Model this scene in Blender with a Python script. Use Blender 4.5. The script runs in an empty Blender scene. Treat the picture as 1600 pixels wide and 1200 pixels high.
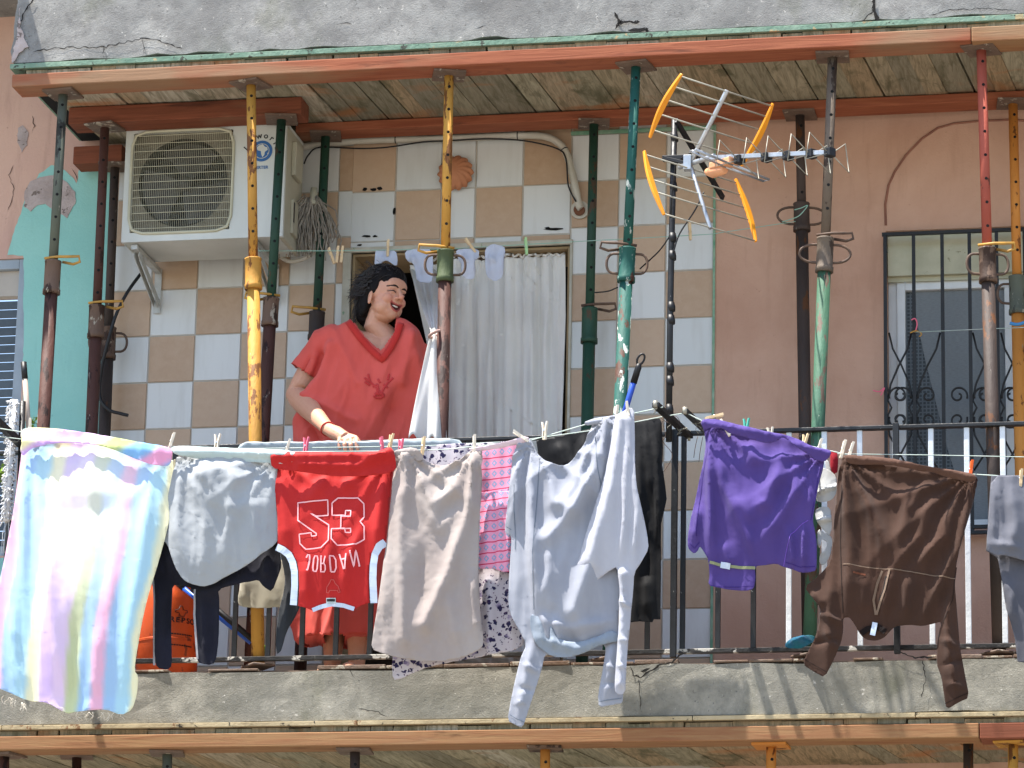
import bpy, bmesh, math, random
from mathutils import Vector, Matrix, noise, bvhtree
R = math.radians
rnd = random.Random(7)
col = bpy.context.scene.collection
sc = bpy.context.scene
# ------------------------------------------------------------------ camera
F_PX = 5900.0
PSI, TH, RO = R(11.5), R(15.0), R(1.2)
fw = Vector((-math.sin(PSI)*math.cos(TH), math.cos(PSI)*math.cos(TH), math.sin(TH)))
rt0 = Vector((math.cos(PSI), math.sin(PSI), 0))
up0 = rt0.cross(fw)
up = up0*math.cos(RO) - rt0*math.sin(RO)
rt = rt0*math.cos(RO) + up0*math.sin(RO)
AIM = Vector((0, 0, 1.31))
CAM = AIM - fw*16.0
def ray(px, py): return fw*F_PX + rt*(px-800) - up*(py-600)
def P(px, py, Y):
    d = ray(px, py); t = (Y-CAM.y)/d.y
    return CAM + d*t
AIM.z -= P(800, 1030, -0.95).z
CAM = AIM - fw*16.0
def PZ(px, py, z):
    d = ray(px, py); t = (z-CAM.z)/d.z
    return CAM + d*t
def PX(px, py, Y): return P(px, py, Y).x
cd = bpy.data.cameras.new('camera'); cam = bpy.data.objects.new('camera', cd); col.objects.link(cam)
M = Matrix((rt, up, -fw)).transposed().to_4x4(); M.translation = CAM
cam.matrix_world = M
cd.sensor_width = 36; cd.lens = 36*F_PX/1600; cd.clip_end = 2000; cd.clip_start = .1
sc.camera = cam
# ------------------------------------------------------------------ helpers
def lin(h):
    h = h.lstrip('#'); c = [int(h[i:i+2], 16)/255 for i in (0, 2, 4)]
    return tuple((x/12.92 if x <= .04045 else ((x+.055)/1.055)**2.4) for x in c)+(1,)
def tag(o, label=None, cat=None, group=None, kind=None):
    if label: o['label'] = label
    if cat: o['category'] = cat
    if group: o['group'] = group
    if kind: o['kind'] = kind
    return o
def empty(name, loc, label=None, cat=None, group=None):
    o = bpy.data.objects.new(name, None); col.objects.link(o); o.location = loc
    o.empty_display_size = .05
    return tag(o, label, cat, group)
class MB:
    def __init__(s): s.bm = bmesh.new(); s.mi = 0
    def mat(s, i): s.mi = i; return s
    def face(s, pts):
        vs = [s.bm.verts.new(p) for p in pts]
        f = s.bm.faces.new(vs); f.material_index = s.mi; return f
    def box(s, a, b):
        x0, y0, z0 = a; x1, y1, z1 = b
        v = [s.bm.verts.new(p) for p in ((x0,y0,z0),(x1,y0,z0),(x1,y1,z0),(x0,y1,z0),(x0,y0,z1),(x1,y0,z1),(x1,y1,z1),(x0,y1,z1))]
        for q in ((0,3,2,1),(4,5,6,7),(0,1,5,4),(1,2,6,5),(2,3,7,6),(3,0,4,7)):
            f = s.bm.faces.new([v[i] for i in q]); f.material_index = s.mi
        return s
    def bar(s, p, q, w, h, upv=Vector((0,0,1))):
        p, q = Vector(p), Vector(q); d = (q-p).normalized()
        u = d.cross(upv)
        if u.length < 1e-3: u = d.cross(Vector((1,0,0)))
        u.normalize(); v = u.cross(d)
        c = [(-w/2,-h/2),(w/2,-h/2),(w/2,h/2),(-w/2,h/2)]
        a = [s.bm.verts.new(p+u*x+v*y) for x, y in c]; b = [s.bm.verts.new(q+u*x+v*y) for x, y in c]
        for i in range(4):
            f = s.bm.faces.new((a[i], a[(i+1)%4], b[(i+1)%4], b[i])); f.material_index = s.mi
        for l in (a[::-1], b):
            f = s.bm.faces.new(l); f.material_index = s.mi
        return s
    def tube(s, pts, r, seg=8, closed=False, cap=True):
        pts = [Vector(p) for p in pts]; n = len(pts)
        rr = r if isinstance(r, (list, tuple)) else [r]*n
        rings = []; u = None
        for i in range(n):
            if closed: d = pts[(i+1)%n]-pts[i-1]
            else: d = pts[min(i+1, n-1)]-pts[max(i-1, 0)]
            d.normalize()
            if u is None:
                u = d.cross(Vector((0,0,1)))
                if u.length < .05: u = d.cross(Vector((0,1,0)))
            u = (u - d*u.dot(d)).normalized(); v = d.cross(u)
            rings.append([s.bm.verts.new(pts[i]+(u*math.cos(a)+v*math.sin(a))*rr[i]) for a in [2*math.pi*k/seg for k in range(seg)]])
        m = n if closed else n-1
        for i in range(m):
            A, B = rings[i], rings[(i+1)%n]
            for k in range(seg):
                f = s.bm.faces.new((A[k], A[(k+1)%seg], B[(k+1)%seg], B[k])); f.material_index = s.mi; f.smooth = True
        if cap and not closed:
            for l in (rings[0][::-1], rings[-1]):
                f = s.bm.faces.new(l); f.material_index = s.mi
        return s
    def lathe(s, prof, c=(0,0,0), seg=24):
        rings = []; c = Vector(c)
        for r, z in prof:
            rings.append([s.bm.verts.new(c+Vector((r*math.cos(2*math.pi*k/seg), r*math.sin(2*math.pi*k/seg), z))) for k in range(seg)])
        for A, B in zip(rings, rings[1:]):
            for k in range(seg):
                f = s.bm.faces.new((A[k], A[(k+1)%seg], B[(k+1)%seg], B[k])); f.material_index = s.mi; f.smooth = True
        return s
    def ell(s, c, r, rot=None, seg=20, rin=12):
        m = Matrix.Translation(c) @ (rot.to_4x4() if rot else Matrix()) @ Matrix.Diagonal((*r, 1))
        g = bmesh.ops.create_uvsphere(s.bm, u_segments=seg, v_segments=rin, radius=1, matrix=m)
        for v in g['verts']:
            for f in v.link_faces: f.material_index = s.mi; f.smooth = True
        return s
    def build(s, name, mats, parent=None, bevel=0, smooth=False, recalc=True):
        if recalc: bmesh.ops.recalc_face_normals(s.bm, faces=s.bm.faces)
        me = bpy.data.meshes.new(name); s.bm.to_mesh(me); s.bm.free()
        o = bpy.data.objects.new(name, me); col.objects.link(o)
        for m in (mats if isinstance(mats, (list, tuple)) else [mats]): me.materials.append(m)
        if smooth:
            for p in me.polygons: p.use_smooth = True
        if parent:
            o.parent = parent; o.matrix_parent_inverse = Matrix.Translation(parent.location).inverted() if not parent.parent else Matrix()
        if bevel:
            b = o.modifiers.new('bevel', 'BEVEL'); b.width = bevel; b.segments = 2; b.limit_method = 'ANGLE'
        return o
# ------------------------------------------------------------------ materials
class NT:
    def __init__(s, name):
        s.m = bpy.data.materials.new(name); s.m.use_nodes = True; s.t = s.m.node_tree; s.t.nodes.clear()
        s.out = s.n('ShaderNodeOutputMaterial'); s.b = s.n('ShaderNodeBsdfPrincipled'); s.l(s.b.outputs[0], s.out.inputs[0])
    def n(s, k, **kw):
        x = s.t.nodes.new(k)
        for a, v in kw.items(): setattr(x, a, v)
        return x
    def l(s, a, b): s.t.links.new(a, b)
    def coord(s, which='Object', scale=(1,1,1), rot=(0,0,0)):
        tc = s.n('ShaderNodeTexCoord'); mp = s.n('ShaderNodeMapping'); mp.inputs['Scale'].default_value = scale; mp.inputs['Rotation'].default_value = rot
        s.l(tc.outputs[which], mp.inputs[0]); return mp.outputs[0]
    def noise(s, vec, scale, detail=5, rough=.55, dist=0):
        x = s.n('ShaderNodeTexNoise'); x.inputs['Scale'].default_value = scale; x.inputs['Detail'].default_value = detail
        x.inputs['Roughness'].default_value = rough; x.inputs['Distortion'].default_value = dist
        s.l(vec, x.inputs['Vector']); return x.outputs[0]
    def ramp(s, fac, stops, interp='LINEAR'):
        x = s.n('ShaderNodeValToRGB'); x.color_ramp.interpolation = interp; e = x.color_ramp.elements
        while len(e) < len(stops): e.new(.5)
        for i, (p, c) in enumerate(stops):
            e[i].position = p; e[i].color = c if isinstance(c, tuple) else (c, c, c, 1)
        s.l(fac, x.inputs[0]); return x.outputs[0]
    def mix(s, fac, a, b, bt='MIX'):
        x = s.n('ShaderNodeMix', data_type='RGBA', blend_type=bt)
        for v, i in ((fac, 0), (a, 6), (b, 7)):
            if hasattr(v, 'type') and hasattr(v, 'links'): s.l(v, x.inputs[i])
            else: x.inputs[i].default_value = v
        return x.outputs[2]
    def math(s, op, a, b=0, c=0):
        x = s.n('ShaderNodeMath', operation=op)
        for i, v in enumerate((a, b, c)):
            if hasattr(v, 'links'): s.l(v, x.inputs[i])
            else: x.inputs[i].default_value = v
        return x.outputs[0]
    def bump(s, h, strength=.3, dist=.01):
        x = s.n('ShaderNodeBump'); x.inputs['Strength'].default_value = strength; x.inputs['Distance'].default_value = dist
        s.l(h, x.inputs['Height']); s.l(x.outputs[0], s.b.inputs['Normal'])
    def set(s, color=None, rough=None, metal=None, spec=None):
        if color is not None:
            if hasattr(color, 'links'): s.l(color, s.b.inputs['Base Color'])
            else: s.b.inputs['Base Color'].default_value = color
        if rough is not None:
            if hasattr(rough, 'links'): s.l(rough, s.b.inputs['Roughness'])
            else: s.b.inputs['Roughness'].default_value = rough
        if metal is not None: s.b.inputs['Metallic'].default_value = metal
        if spec is not None: s.b.inputs['Specular IOR Level'].default_value = spec
        return s
def mat(name, base, var=None, scale=6, rough=.7, bump=0, bscale=60, spots=None, spots2=None, metal=0, spec=.4, stretch=(1,1,1), lo=.35, hi=.65):
    t = NT(name); v = t.coord('Object', stretch)
    b = lin(base) if isinstance(base, str) else base
    c = b
    if var:
        va = lin(var) if isinstance(var, str) else var
        c = t.mix(t.ramp(t.noise(v, scale, 6, .6), [(lo, 0.0), (hi, 1.0)]), b, va)
    for sp in (spots, spots2):
        if sp:
            cc, ss, th = sp[:3]; w = sp[3] if len(sp) > 3 else .02
            c = t.mix(t.ramp(t.noise(v, ss, 8, .65, .3), [(th, 0.0), (min(th+w, 1), 1.0)]), c, lin(cc))
    t.set(c, rough, metal, spec)
    if bump: t.bump(t.noise(v, bscale, 6, .6), bump, .01)
    return t.m
def cloth_mat(name, base, var=None, trans=.15, rough=.9, weave=900, attr=None, colorf=None):
    t = NT(name); v = t.coord('Object')
    b = lin(base)
    if attr:
        a = t.n('ShaderNodeAttribute'); a.attribute_name = attr; c = a.outputs['Color']
    elif colorf: c = colorf(t)
    elif var: c = t.mix(t.ramp(t.noise(v, 5, 4, .6), [(.35, 0.0), (.65, 1.0)]), b, lin(var))
    else: c = t.mix(t.noise(v, 8, 4, .6), b, tuple(x*.88 for x in b[:3])+(1,))
    t.set(c, rough, 0, .15)
    t.b.inputs['Sheen Weight'].default_value = .1
    t.bump(t.noise(v, weave, 3, .7), .25, .002)
    tr = t.n('ShaderNodeBsdfTranslucent'); mx = t.n('ShaderNodeMixShader'); mx.inputs[0].default_value = trans
    if hasattr(c, 'links'): t.l(c, tr.inputs[0])
    else: tr.inputs[0].default_value = c
    t.l(t.b.outputs[0], mx.inputs[1]); t.l(tr.outputs[0], mx.inputs[2]); t.l(mx.outputs[0], t.out.inputs[0])
    return t.m

def concrete_mat(name, a, b, c, moss):
    t = NT(name); v = t.coord('Object')
    n1 = t.noise(v, 2.2, 8, .62, .4)
    cc = t.ramp(n1, [(.3, lin(c)), (.46, lin(b)), (.62, lin(a))])
    n2 = t.noise(v, 14, 8, .7, .2)
    cc = t.mix(t.ramp(n2, [(.35, .75), (.6, 0.0)]), cc, lin(c), 'MIX')
    sp = t.noise(v, 75, 4, .7)
    cc = t.mix(t.ramp(sp, [(.28, 1.0), (.40, 0.0)]), cc, lin('5c5b57'))
    pale = t.noise(v, 42, 5, .7)
    cc = t.mix(t.ramp(pale, [(.64, 0.0), (.70, .8)]), cc, lin('cfcac0'))
    mo = t.noise(t.coord('Object', (1.3, 1, .8)), 1.7, 6, .6)
    cc = t.mix(t.ramp(mo, [(.56, 0.0), (.72, .75)]), cc, lin(moss))
    t.set(cc, .95, 0, .2)
    h = t.mix(.5, t.noise(v, 30, 8, .7), t.noise(v, 160, 4, .7))
    t.bump(h, .6, .01)
    return t.m
M_conc = concrete_mat('concrete', '9b9994', '898884', '716f6c', '62644e')
M_conc2 = concrete_mat('concrete_low', '9b978b', '89867c', '716f66', '5e6049')
def paint_wall(name, a, b, stains='6b5548', streak=True):
    t = NT(name); v = t.coord('Object')
    c = t.mix(t.ramp(t.noise(v, 1.6, 7, .6, .3), [(.35, 0.0), (.65, 1.0)]), lin(a), lin(b))
    c = t.mix(t.ramp(t.noise(t.coord('Object', (6, 6, .8)), 3, 6, .6), [(.55, 0.0), (.8, .35)]), c, lin(stains))
    c = t.mix(t.ramp(t.noise(v, 45, 6, .7), [(.66, 0.0), (.7, .5)]), c, lin(stains))
    t.set(c, .9, 0, .2)
    t.bump(t.mix(.6, t.noise(v, 9, 8, .65), t.noise(v, 90, 3, .6)), .3, .01)
    return t.m
M_salmon = paint_wall('salmon_render', 'c4a08a', 'b28c76', '8f6c56')
M_peach = paint_wall('peach_render', 'c9a795', 'bd9a8c')
M_teal = paint_wall('teal_paint', '82b8b0', '90c2b8', '6f9a94')
M_plaster = mat('bare_plaster', 'b4a7a3', '9a8d88', 14, .95, .6, 60, spots=('6e625c', 18, .6))
M_dark = mat('dark_room', '0d0c0b', rough=.9)
def wood_beam(name, a, b, dark):
    t = NT(name); v = t.coord('Object', (1.2, 14, 22))
    g = t.noise(v, 2.2, 8, .6, 1.2)
    c = t.mix(t.ramp(g, [(.35, 0.0), (.65, 1.0)]), lin(a), lin(b))
    c = t.mix(t.ramp(t.noise(t.coord('Object', (.9, 3, 6)), 2.5, 6, .6, .8), [(.60, 0.0), (.72, .8)]), c, lin(dark))
    c = t.mix(t.ramp(t.noise(t.coord('Object', (.6, 1, 3)), 1.3, 4, .6), [(.56, 0.0), (.68, .75)]), c, lin('8b7358'))
    t.set(c, .8, 0, .3); t.bump(g, .4, .005); return t.m
M_beam = wood_beam('orange_timber', '985a3e', '82462e', '4e2c20')
M_beam2 = wood_beam('brown_timber', '7d4630', '6b3c28', '3c2017')
M_beam3 = wood_beam('pale_timber', '93704c', '84583a', '553720')
M_green = mat('green_strip', '788f7c', '5c7a68', 10, .8, .4, 60, spots=('3a3f36', 30, .6), spots2=('9c8d6a', 12, .63))
M_cream = mat('cream_strip', 'b3a382', '98886a', 8, .85, .3, 60, spots=('2f2a22', 26, .62), spots2=('7a5a3e', 12, .62))
def plank_mat():
    t = NT('weathered_plank'); at = t.n('ShaderNodeAttribute'); at.attribute_name = 'tone'
    c0 = t.ramp(at.outputs['Fac'], [(0, lin('857f6e')), (.3, lin('979079')), (.55, lin('a49d86')), (.8, lin('a08a6c')), (1, lin('b3ad9c'))])
    v = t.coord('Object', (14, 1.2, 1)); g = t.noise(v, 4, 8, .65, 1.0)
    c = t.mix(t.ramp(g, [(.35, .7), (.6, 0.0)]), c0, lin('5b553f'))
    v2 = t.coord('Object', (2.2, 1.2, 1)); w = t.noise(v2, 3.1, 7, .65, .5)
    c = t.mix(t.ramp(w, [(.55, 0.0), (.66, .8)]), c, lin('57543f'))
    c = t.mix(t.ramp(t.noise(t.coord('Object', (1, 1.4, 1)), 2.3, 6, .6, .5), [(.56, 0.0), (.68, .7)]), c, lin('a1693f'))
    t.set(c, .9, 0, .2); t.bump(g, .5, .006); return t.m
M_plank = plank_mat()
M_black = mat('black_iron', '141414', '1f1f20', 12, .45, .2, 80, spots=('8a8a86', 60, .68))
M_white_iron = mat('white_chipped_iron', 'dcdedf', 'c6cacc', 12, .5, .2, 80, spots=('1b1b1b', 16, .67, .01))
M_iron = mat('grille_iron', '10100f', '1c1a18', 12, .5, .2, 80, spots=('6b4a36', 40, .69))
M_metal_grey = mat('rusty_plate', '6e5a4c', '57483e', 20, .7, .3, 80, spots=('9a8f80', 20, .6))
def tubemat(name, a, b, s1='4a2e20', th=.58, s2='a8a090', th2=.66, rough=.65):
    return mat(name, a, b, 5, rough, .35, 70, spots=(s1, 16, th), spots2=(s2, 26, th2), stretch=(1,1,.45), spec=.25)
T_yel = tubemat('yellow_tube', 'bf8c3c', 'a87a34', '6b4320', .54, 'd8c090', .68)
T_org = tubemat('orange_tube', 'c0803a', 'b37030', '6b3f1c', .60, '9a9080', .68)
T_brn = tubemat('brown_tube', '50332b', '402a24', '2a1a16', .56, '8f857c', .64)
T_dkb = tubemat('dark_brown_tube', '463a34', '362e2a', '5a3a24', .60, '8f8a80', .67)
T_grn = tubemat('green_tube', '2b4a3a', '223c30', '4a3a2c', .6, '7b8a7c', .69, .55)
T_teal = tubemat('teal_tube', '1d4c44', '24564d', '4a3026', .6, 'b4bcb4', .585)
T_gry = tubemat('grey_green_tube', '5a5f52', '4c5047', '33322c', .58, '99968a', .64)
T_pnk = tubemat('pink_red_tube', 'a0503f', '94483a', '5a3228', .60, 'c0a294', .64)
T_grb = tubemat('grey_brown_tube', '6b5e50', '584d43', '3c3028', .56, '98907f', .66)
T_grn2 = tubemat('pale_green_tube', '3f6350', '35543f', '53443a', .56, 'a7ad9c', .68)
T_rust = tubemat('rusty_sleeve', '6a5546', '58463a', '35251c', .52, '958c7c', .62, .7)
T_olive = tubemat('olive_collar', '4c5738', '434d33', '2e3022', .62, 'b0ac98', .70)
T_hole = mat('hole_dark', '050505', rough=.9)
T_wire = mat('rusty_wire', '4a3a30', '5f4a3a', 30, .7)
T_ywire = mat('yellow_pin', 'b88a3a', 'a07838', 30, .6)
M_rope = mat('line_rope', 'c9cfc8', '9fb3a6', 10, .7)
M_grope = mat('green_line_rope', '7fae98', '9ab8a8', 10, .7)
M_cable = mat('black_cable', '121214', rough=.5)
M_conduit = mat('white_conduit', 'c3beb0', 'b0aa9a', 7, .55, .2, 40, spots=('7a7260', 20, .66))
M_ac = mat('appliance_white', 'c9cbc4', 'babdb6', 4, .45, .05, 40, spots=('8d8a7e', 22, .68), stretch=(1,1,.4))
M_ac2 = mat('appliance_side', 'b6b29e', 'a5a18d', 6, .5, .05, 40)
M_wire_cream = mat('cream_wire', 'bdbaa2', 'aeab92', 10, .5)
M_orange_pl = mat('orange_plastic', 'e0901c', 'd6861c', 10, .4, spots=('b06a1a', 30, .7))
M_peach_pl = mat('faded_plastic', 'd69a70', 'c88c64', 10, .5)
M_alu = mat('aluminium', 'b9bcbe', 'a2a5a7', 16, .35, metal=.7)
M_alu_dull = mat('dull_rods', 'a39f90', '8d897c', 16, .5, metal=.3)
M_pin = mat('pale_wood', 'd8bf98', 'c4a87e', 20, .8)
M_pin_w = mat('bleached_wood', 'e6dccb', 'd6c9b2', 20, .8)
M_pin_o = mat('orange_peg', 'e8601a', rough=.5); M_pin_p = mat('pink_peg', 'e06a80', rough=.5)
M_pin_t = mat('teal_peg', '4fae9c', rough=.5); M_pin_g = mat('lime_peg', '9cc48a', rough=.5)
# ================================================================== building
FY = -0.95
zc_up = P(800, 72, FY).z                      # underside level of upper slab (front edge)
zl_bot = P(800, 1129, FY).z                   # underside of lower slab
xL_slab = P(19, 98, FY).x
bld = empty('apartment_building', (0, 0, 0), 'salmon apartment house with a checkered tile wall and two propped concrete balconies', 'building')
tile = (P(1113, 500, 0).x-P(888, 500, 0).x)/3
X_t = P(1114, 560, 0).x                       # right end of the tiled wall
Z_t = P(1000, 499, 0).z                       # a tile joint
x_tl = P(172, 560, 0).x
zw0, zw1 = -5.2, 5.6
dx0, dx1 = P(543, 600, 0).x, P(888, 560, 0).x # door
dz1 = P(720, 389, 0).z
wx0, wx1 = P(1386, 600, 0).x, P(1386, 600, 0).x + 1.25
wz0, wz1 = P(1400, 828, 0).z, P(1400, 361, 0).z
# wall body behind everything, with real openings
def wall_with_hole(x0, x1, z0, z1, h, m, name, y=0, th=.28):
    mb = MB()
    if h:
        a, b, c, d = h
        for q in ((x0, a, z0, z1), (b, x1, z0, z1), (a, b, d, z1), (a, b, z0, c)):
            if q[1]-q[0] > 1e-4 and q[3]-q[2] > 1e-4: mb.box((q[0], y, q[2]), (q[1], y+th, q[3]))
    else: mb.box((x0, y, z0), (x1, y+th, z1))
    bmesh.ops.remove_doubles(mb.bm, verts=mb.bm.verts, dist=1e-5)
    return mb.build(name, m, bld)
M_grout = mat('grout', 'aaa396', 'b3ac9f', 9, .95, .4, 70)
wall_with_hole(x_tl, X_t, zw0, zw1, (dx0, dx1, 0.02, dz1), M_grout, 'tiled_wall', .004)
wall_with_hole(X_t, wx1+4.2, zw0, zw1, (wx0, wx1, wz0, wz1), M_salmon, 'salmon_wall', -.004)
# tiles: one mesh, pattern of a surface
tm = []
for nm, a, b, r in (('beige_tile', 'b89d82', 'aa8e72', .42), ('white_tile', 'd0d0cb', 'c6c8c4', .3)):
    t = NT(nm); v = t.coord('Object')
    at = t.n('ShaderNodeAttribute'); at.attribute_name = 'tone'
    c = t.mix(at.outputs['Fac'], lin(a), lin(b))
    if nm[0] == 'b':
        c = t.mix(t.ramp(t.noise(v, 22, 7, .7, .3), [(.4, .0), (.7, .3)]), c, lin('c4ad94'))
        c = t.mix(t.ramp(t.noise(v, 70, 4, .7), [(.6, .0), (.75, .25)]), c, lin('937b64'))
    else:
        c = t.mix(t.ramp(t.noise(t.coord('Object', (5, 1, .7)), 3, 5, .6), [(.5, .0), (.8, .4)]), c, lin('a39e92'))
    t.set(c, r, 0, .35); t.bump(t.noise(v, 35, 5, .6), .06 if nm[0] == 'w' else .2, .004); tm.append(t.m)
mb = MB(); tl = mb.bm.faces.layers.float.new('tone')
def tile_face(x0, x1, z0, z1, white):
    g = .0022; x0 += g; x1 -= g; z0 += g; z1 -= g
    if x1-x0 < .012 or z1-z0 < .012: return
    j = lambda: rnd.uniform(-.0006, .0006)
    y = -.0005 + rnd.uniform(-.0008, .0008); e = .002
    o = [(x0, .0035, z0), (x1, .0035, z0), (x1, .0035, z1), (x0, .0035, z1)]
    i = [(x0+e, y+j(), z0+e), (x1-e, y+j(), z0+e), (x1-e, y+j(), z1-e), (x0+e, y+j(), z1-e)]
    mb.mat(1 if white else 0)
    vo = [mb.bm.verts.new(p) for p in o]; vi = [mb.bm.verts.new(p) for p in i]; tn = rnd.random()
    fs = [mb.bm.faces.new(vi)]+[mb.bm.faces.new((vo[k], vo[(k+1)%4], vi[(k+1)%4], vi[k])) for k in range(4)]
    for f in fs: f.material_index = mb.mi; f[tl] = tn
cols = []; x = X_t
while x > x_tl+.001:
    cols.append((max(x-tile, x_tl), x)); x -= tile
tz = (P(1000, 425, 0).z-P(1000, 573, 0).z)/2; print('tile', tile, tz)
zb = Z_t - 11*tz
rows = [(zb+k*tz, zb+(k+1)*tz) for k in range(-3, 16)]
for ci, (a, b) in enumerate(cols):
    for ri, (c, d) in enumerate(rows):
        k = ri-3
        if d < .0 or c > zc_up-.02: continue
        white = (ci + k) % 2 == 0
        c2 = max(c, .0)
        if a < dx1-.01 and b > dx0+.01:        # column crosses the door: own layout above
            if a < dx0-.02: tile_face(a, dx0-.003, c2, d, white)
            if b > dx1+.02 : tile_face(dx1+.003, b, c2, d, white)
            continue
        tile_face(a, b, c2, min(d, zc_up-.02), white)
# panel above the door
xs = [dx0]+[P(q, 300, 0).x for q in (547+5, 618, 690, 743, 817)]+[dx1]
xs[1] = P(549, 300, 0).x
zs = [dz1+.02, P(700, 373, 0).z, P(700, 295, 0).z, zc_up-.03]
pat = [[1,1,0,0,1,0], [1,1,0,1,0,1], [0,0,1,1,1,0]]
for r in range(3):
    for c in range(len(xs)-1):
        tile_face(xs[c]+.001, xs[c+1]-.001, zs[r], zs[r+1], pat[r][c])
mb.build('tiles', tm, bld)
# chips knocked out of the glaze over the door
mb = MB()
for (cx, cy, w, h) in ((570,296,4,3),(583,296,5,3),(594,295,5,3),(616,330,3,6),(572,369,7,2),(562,383,4,2),(866,358,16,2),(856,357,5,2.5),(586,369,4,2)):
    pts = []
    for k in range(9):
        a = 2*math.pi*k/9; r = rnd.uniform(.6, 1.2); pts.append(P(cx+w*r*math.cos(a), cy+h*r*math.sin(a), -.0035))
    mb.face(pts)
mb.build('chip', T_hole, bld)
# lintel, jamb strips
mb = MB(); mb.box((dx0-.03, -.012, dz1), (dx1+.012, .02, dz1+.022)); mb.box((dx0-.035, -.014, 0.0), (dx0+.0, .02, dz1-.001)); mb.box((dx1, -.01, .0), (dx1+.012, .02, dz1-.001))
mb.build('door_frame', mat('door_frame_paint', 'b9b5a5', 'a39e8c', 10, .6, spots=('6f8a6c', 12, .64)), bld, .002)
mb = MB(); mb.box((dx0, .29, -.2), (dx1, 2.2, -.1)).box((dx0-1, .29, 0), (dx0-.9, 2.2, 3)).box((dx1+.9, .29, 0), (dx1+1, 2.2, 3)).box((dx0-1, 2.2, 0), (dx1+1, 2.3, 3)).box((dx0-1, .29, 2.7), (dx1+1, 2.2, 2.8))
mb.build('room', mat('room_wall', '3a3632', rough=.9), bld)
mb = MB(); mb.box((dx0+.001, .015, .0), (dx0+.012, .28, dz1-.002)).box((dx1-.012, .015, .0), (dx1-.001, .28, dz1-.002)).box((dx0+.012, .015, dz1-.012), (dx1-.012, .28, dz1-.002))
mb.build('door_reveal', mat('reveal', 'a08a68', '8c7858', 6, .8), bld)
# trim strip green edge between tiles and render
mb = MB(); mb.box((X_t-.002, -.010, -.1), (X_t+.008, -.002, P(1114, 196, 0).z))
mb.box((P(893, 203, 0).x, -.012, P(1000, 208, 0).z), (X_t, -.0075, P(1000, 202, 0).z))
mb.build('tile_edge', mat('green_edge', '5f8f72', '8ea58c', 20, .7), bld)
# arch moulding over the window
mb = MB(); pts = []
arc = [(1384,352),(1383,320),(1388,290),(1398,268),(1415,243),(1440,217),(1465,200),(1490,193),(1530,189),(1580,187),(1620,190),(1680,205)]
for i in range(len(arc)-1):
    for k in range(4):
        t = k/4; pts.append(P(arc[i][0]*(1-t)+arc[i+1][0]*t, arc[i][1]*(1-t)+arc[i+1][1]*t, -.006))
mb.tube(pts, .005, 6); mb.build('arch_moulding', mat('moulding', '8f6350', '7a5244', 10, .9), bld)
# scars & cracks of the render
mb = MB()
def crack(mb, pts, Y, w=.004, jit=2.5, n=5, dens=1.0):
    q = []
    for (a, b) in zip(pts, pts[1:]):
        m = max(2, int(math.hypot(b[0]-a[0], b[1]-a[1])/n))
        for k in range(m):
            t = k/m; q.append((a[0]*(1-t)+b[0]*t+rnd.uniform(-jit, jit), a[1]*(1-t)+b[1]*t+rnd.uniform(-jit, jit)))
    q.append(pts[-1]); L = len(q)
    W = [P(x, y, Y) for x, y in q]; ww = [w*rnd.uniform(.35, 1.3)*(1 if 0 < i < L-1 else .1) for i in range(L)]
    for i in range(L-1):
        d = (W[i+1]-W[i]).normalized(); nrm = Vector((-d.z, 0, d.x))
        mb.face([W[i]-nrm*ww[i], W[i+1]-nrm*ww[i+1], W[i+1]+nrm*ww[i+1], W[i]+nrm*ww[i]])
# ---- neighbouring house on the left
nb = empty('neighbouring_house', (P(100, 500, .02).x, .02, 0), 'peach and turquoise painted house with a window behind its blind at the left edge', 'building')
nx0 = x_tl-5
h = (P(-160, 600, .02).x, P(34, 600, .02).x, P(20, 868, .02).z, P(20, 404, .02).z)
mb = MB()
for q in ((nx0, h[0], zw0, zw1), (h[1], x_tl-.001, zw0, zw1), (h[0], h[1], h[3], zw1), (h[0], h[1], zw0, h[2])):
    mb.box((q[0], .02, q[2]), (q[1], .28, q[3]))
bmesh.ops.remove_doubles(mb.bm, verts=mb.bm.verts, dist=1e-5)
mb.build('wall', M_peach, nb)
def poly_patch(pts, Y, m, name, parent, jit=1.6, n=5, th=.003):
    mb = MB(); q = []
    for i in range(len(pts)):
        a, b = pts[i], pts[(i+1)%len(pts)]; m_ = max(1, int(math.hypot(b[0]-a[0], b[1]-a[1])/n))
        for k in range(m_):
            t = k/m_; jj = jit if m_ > 1 else 0
            q.append((a[0]*(1-t)+b[0]*t+rnd.uniform(-jj, jj), a[1]*(1-t)+b[1]*t+rnd.uniform(-jj, jj)))
    f = mb.face([P(x, y, Y) for x, y in q])
    r = bmesh.ops.extrude_face_region(mb.bm, geom=[f])
    for v in r['geom']:
        if isinstance(v, bmesh.types.BMVert): v.co.y += th
    bmesh.ops.triangulate(mb.bm, faces=[f for f in mb.bm.faces if len(f.verts) > 4])
    return mb.build(name, m, parent)
xt = 170
poly_patch([(37,404),(37,400),(12,398),(22,362),(34,328),(42,296),(62,272),(80,258),(94,262),(108,272),(120,286),(124,262),(127,236),(140,232),(xt+3,226),(xt-8,720),(xt-12,1140),(-40,1150),(-40,872),(36,872),(36,640)], .0175, M_teal, 'turquoise_paint', nb, 1.0, 7)
poly_patch([(38,300),(46,284),(62,276),(84,274),(105,285),(118,300),(117,318),(104,340),(92,334),(70,318),(58,320),(48,330),(38,322)], .0145, M_plaster, 'bare_plaster_patch', nb, 1.3, 6)
poly_patch([(28,200),(36,196),(44,206),(42,226),(34,238),(28,222)], .0165, M_plaster, 'bare_plaster_patch', nb, 1.0, 5)
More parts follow.
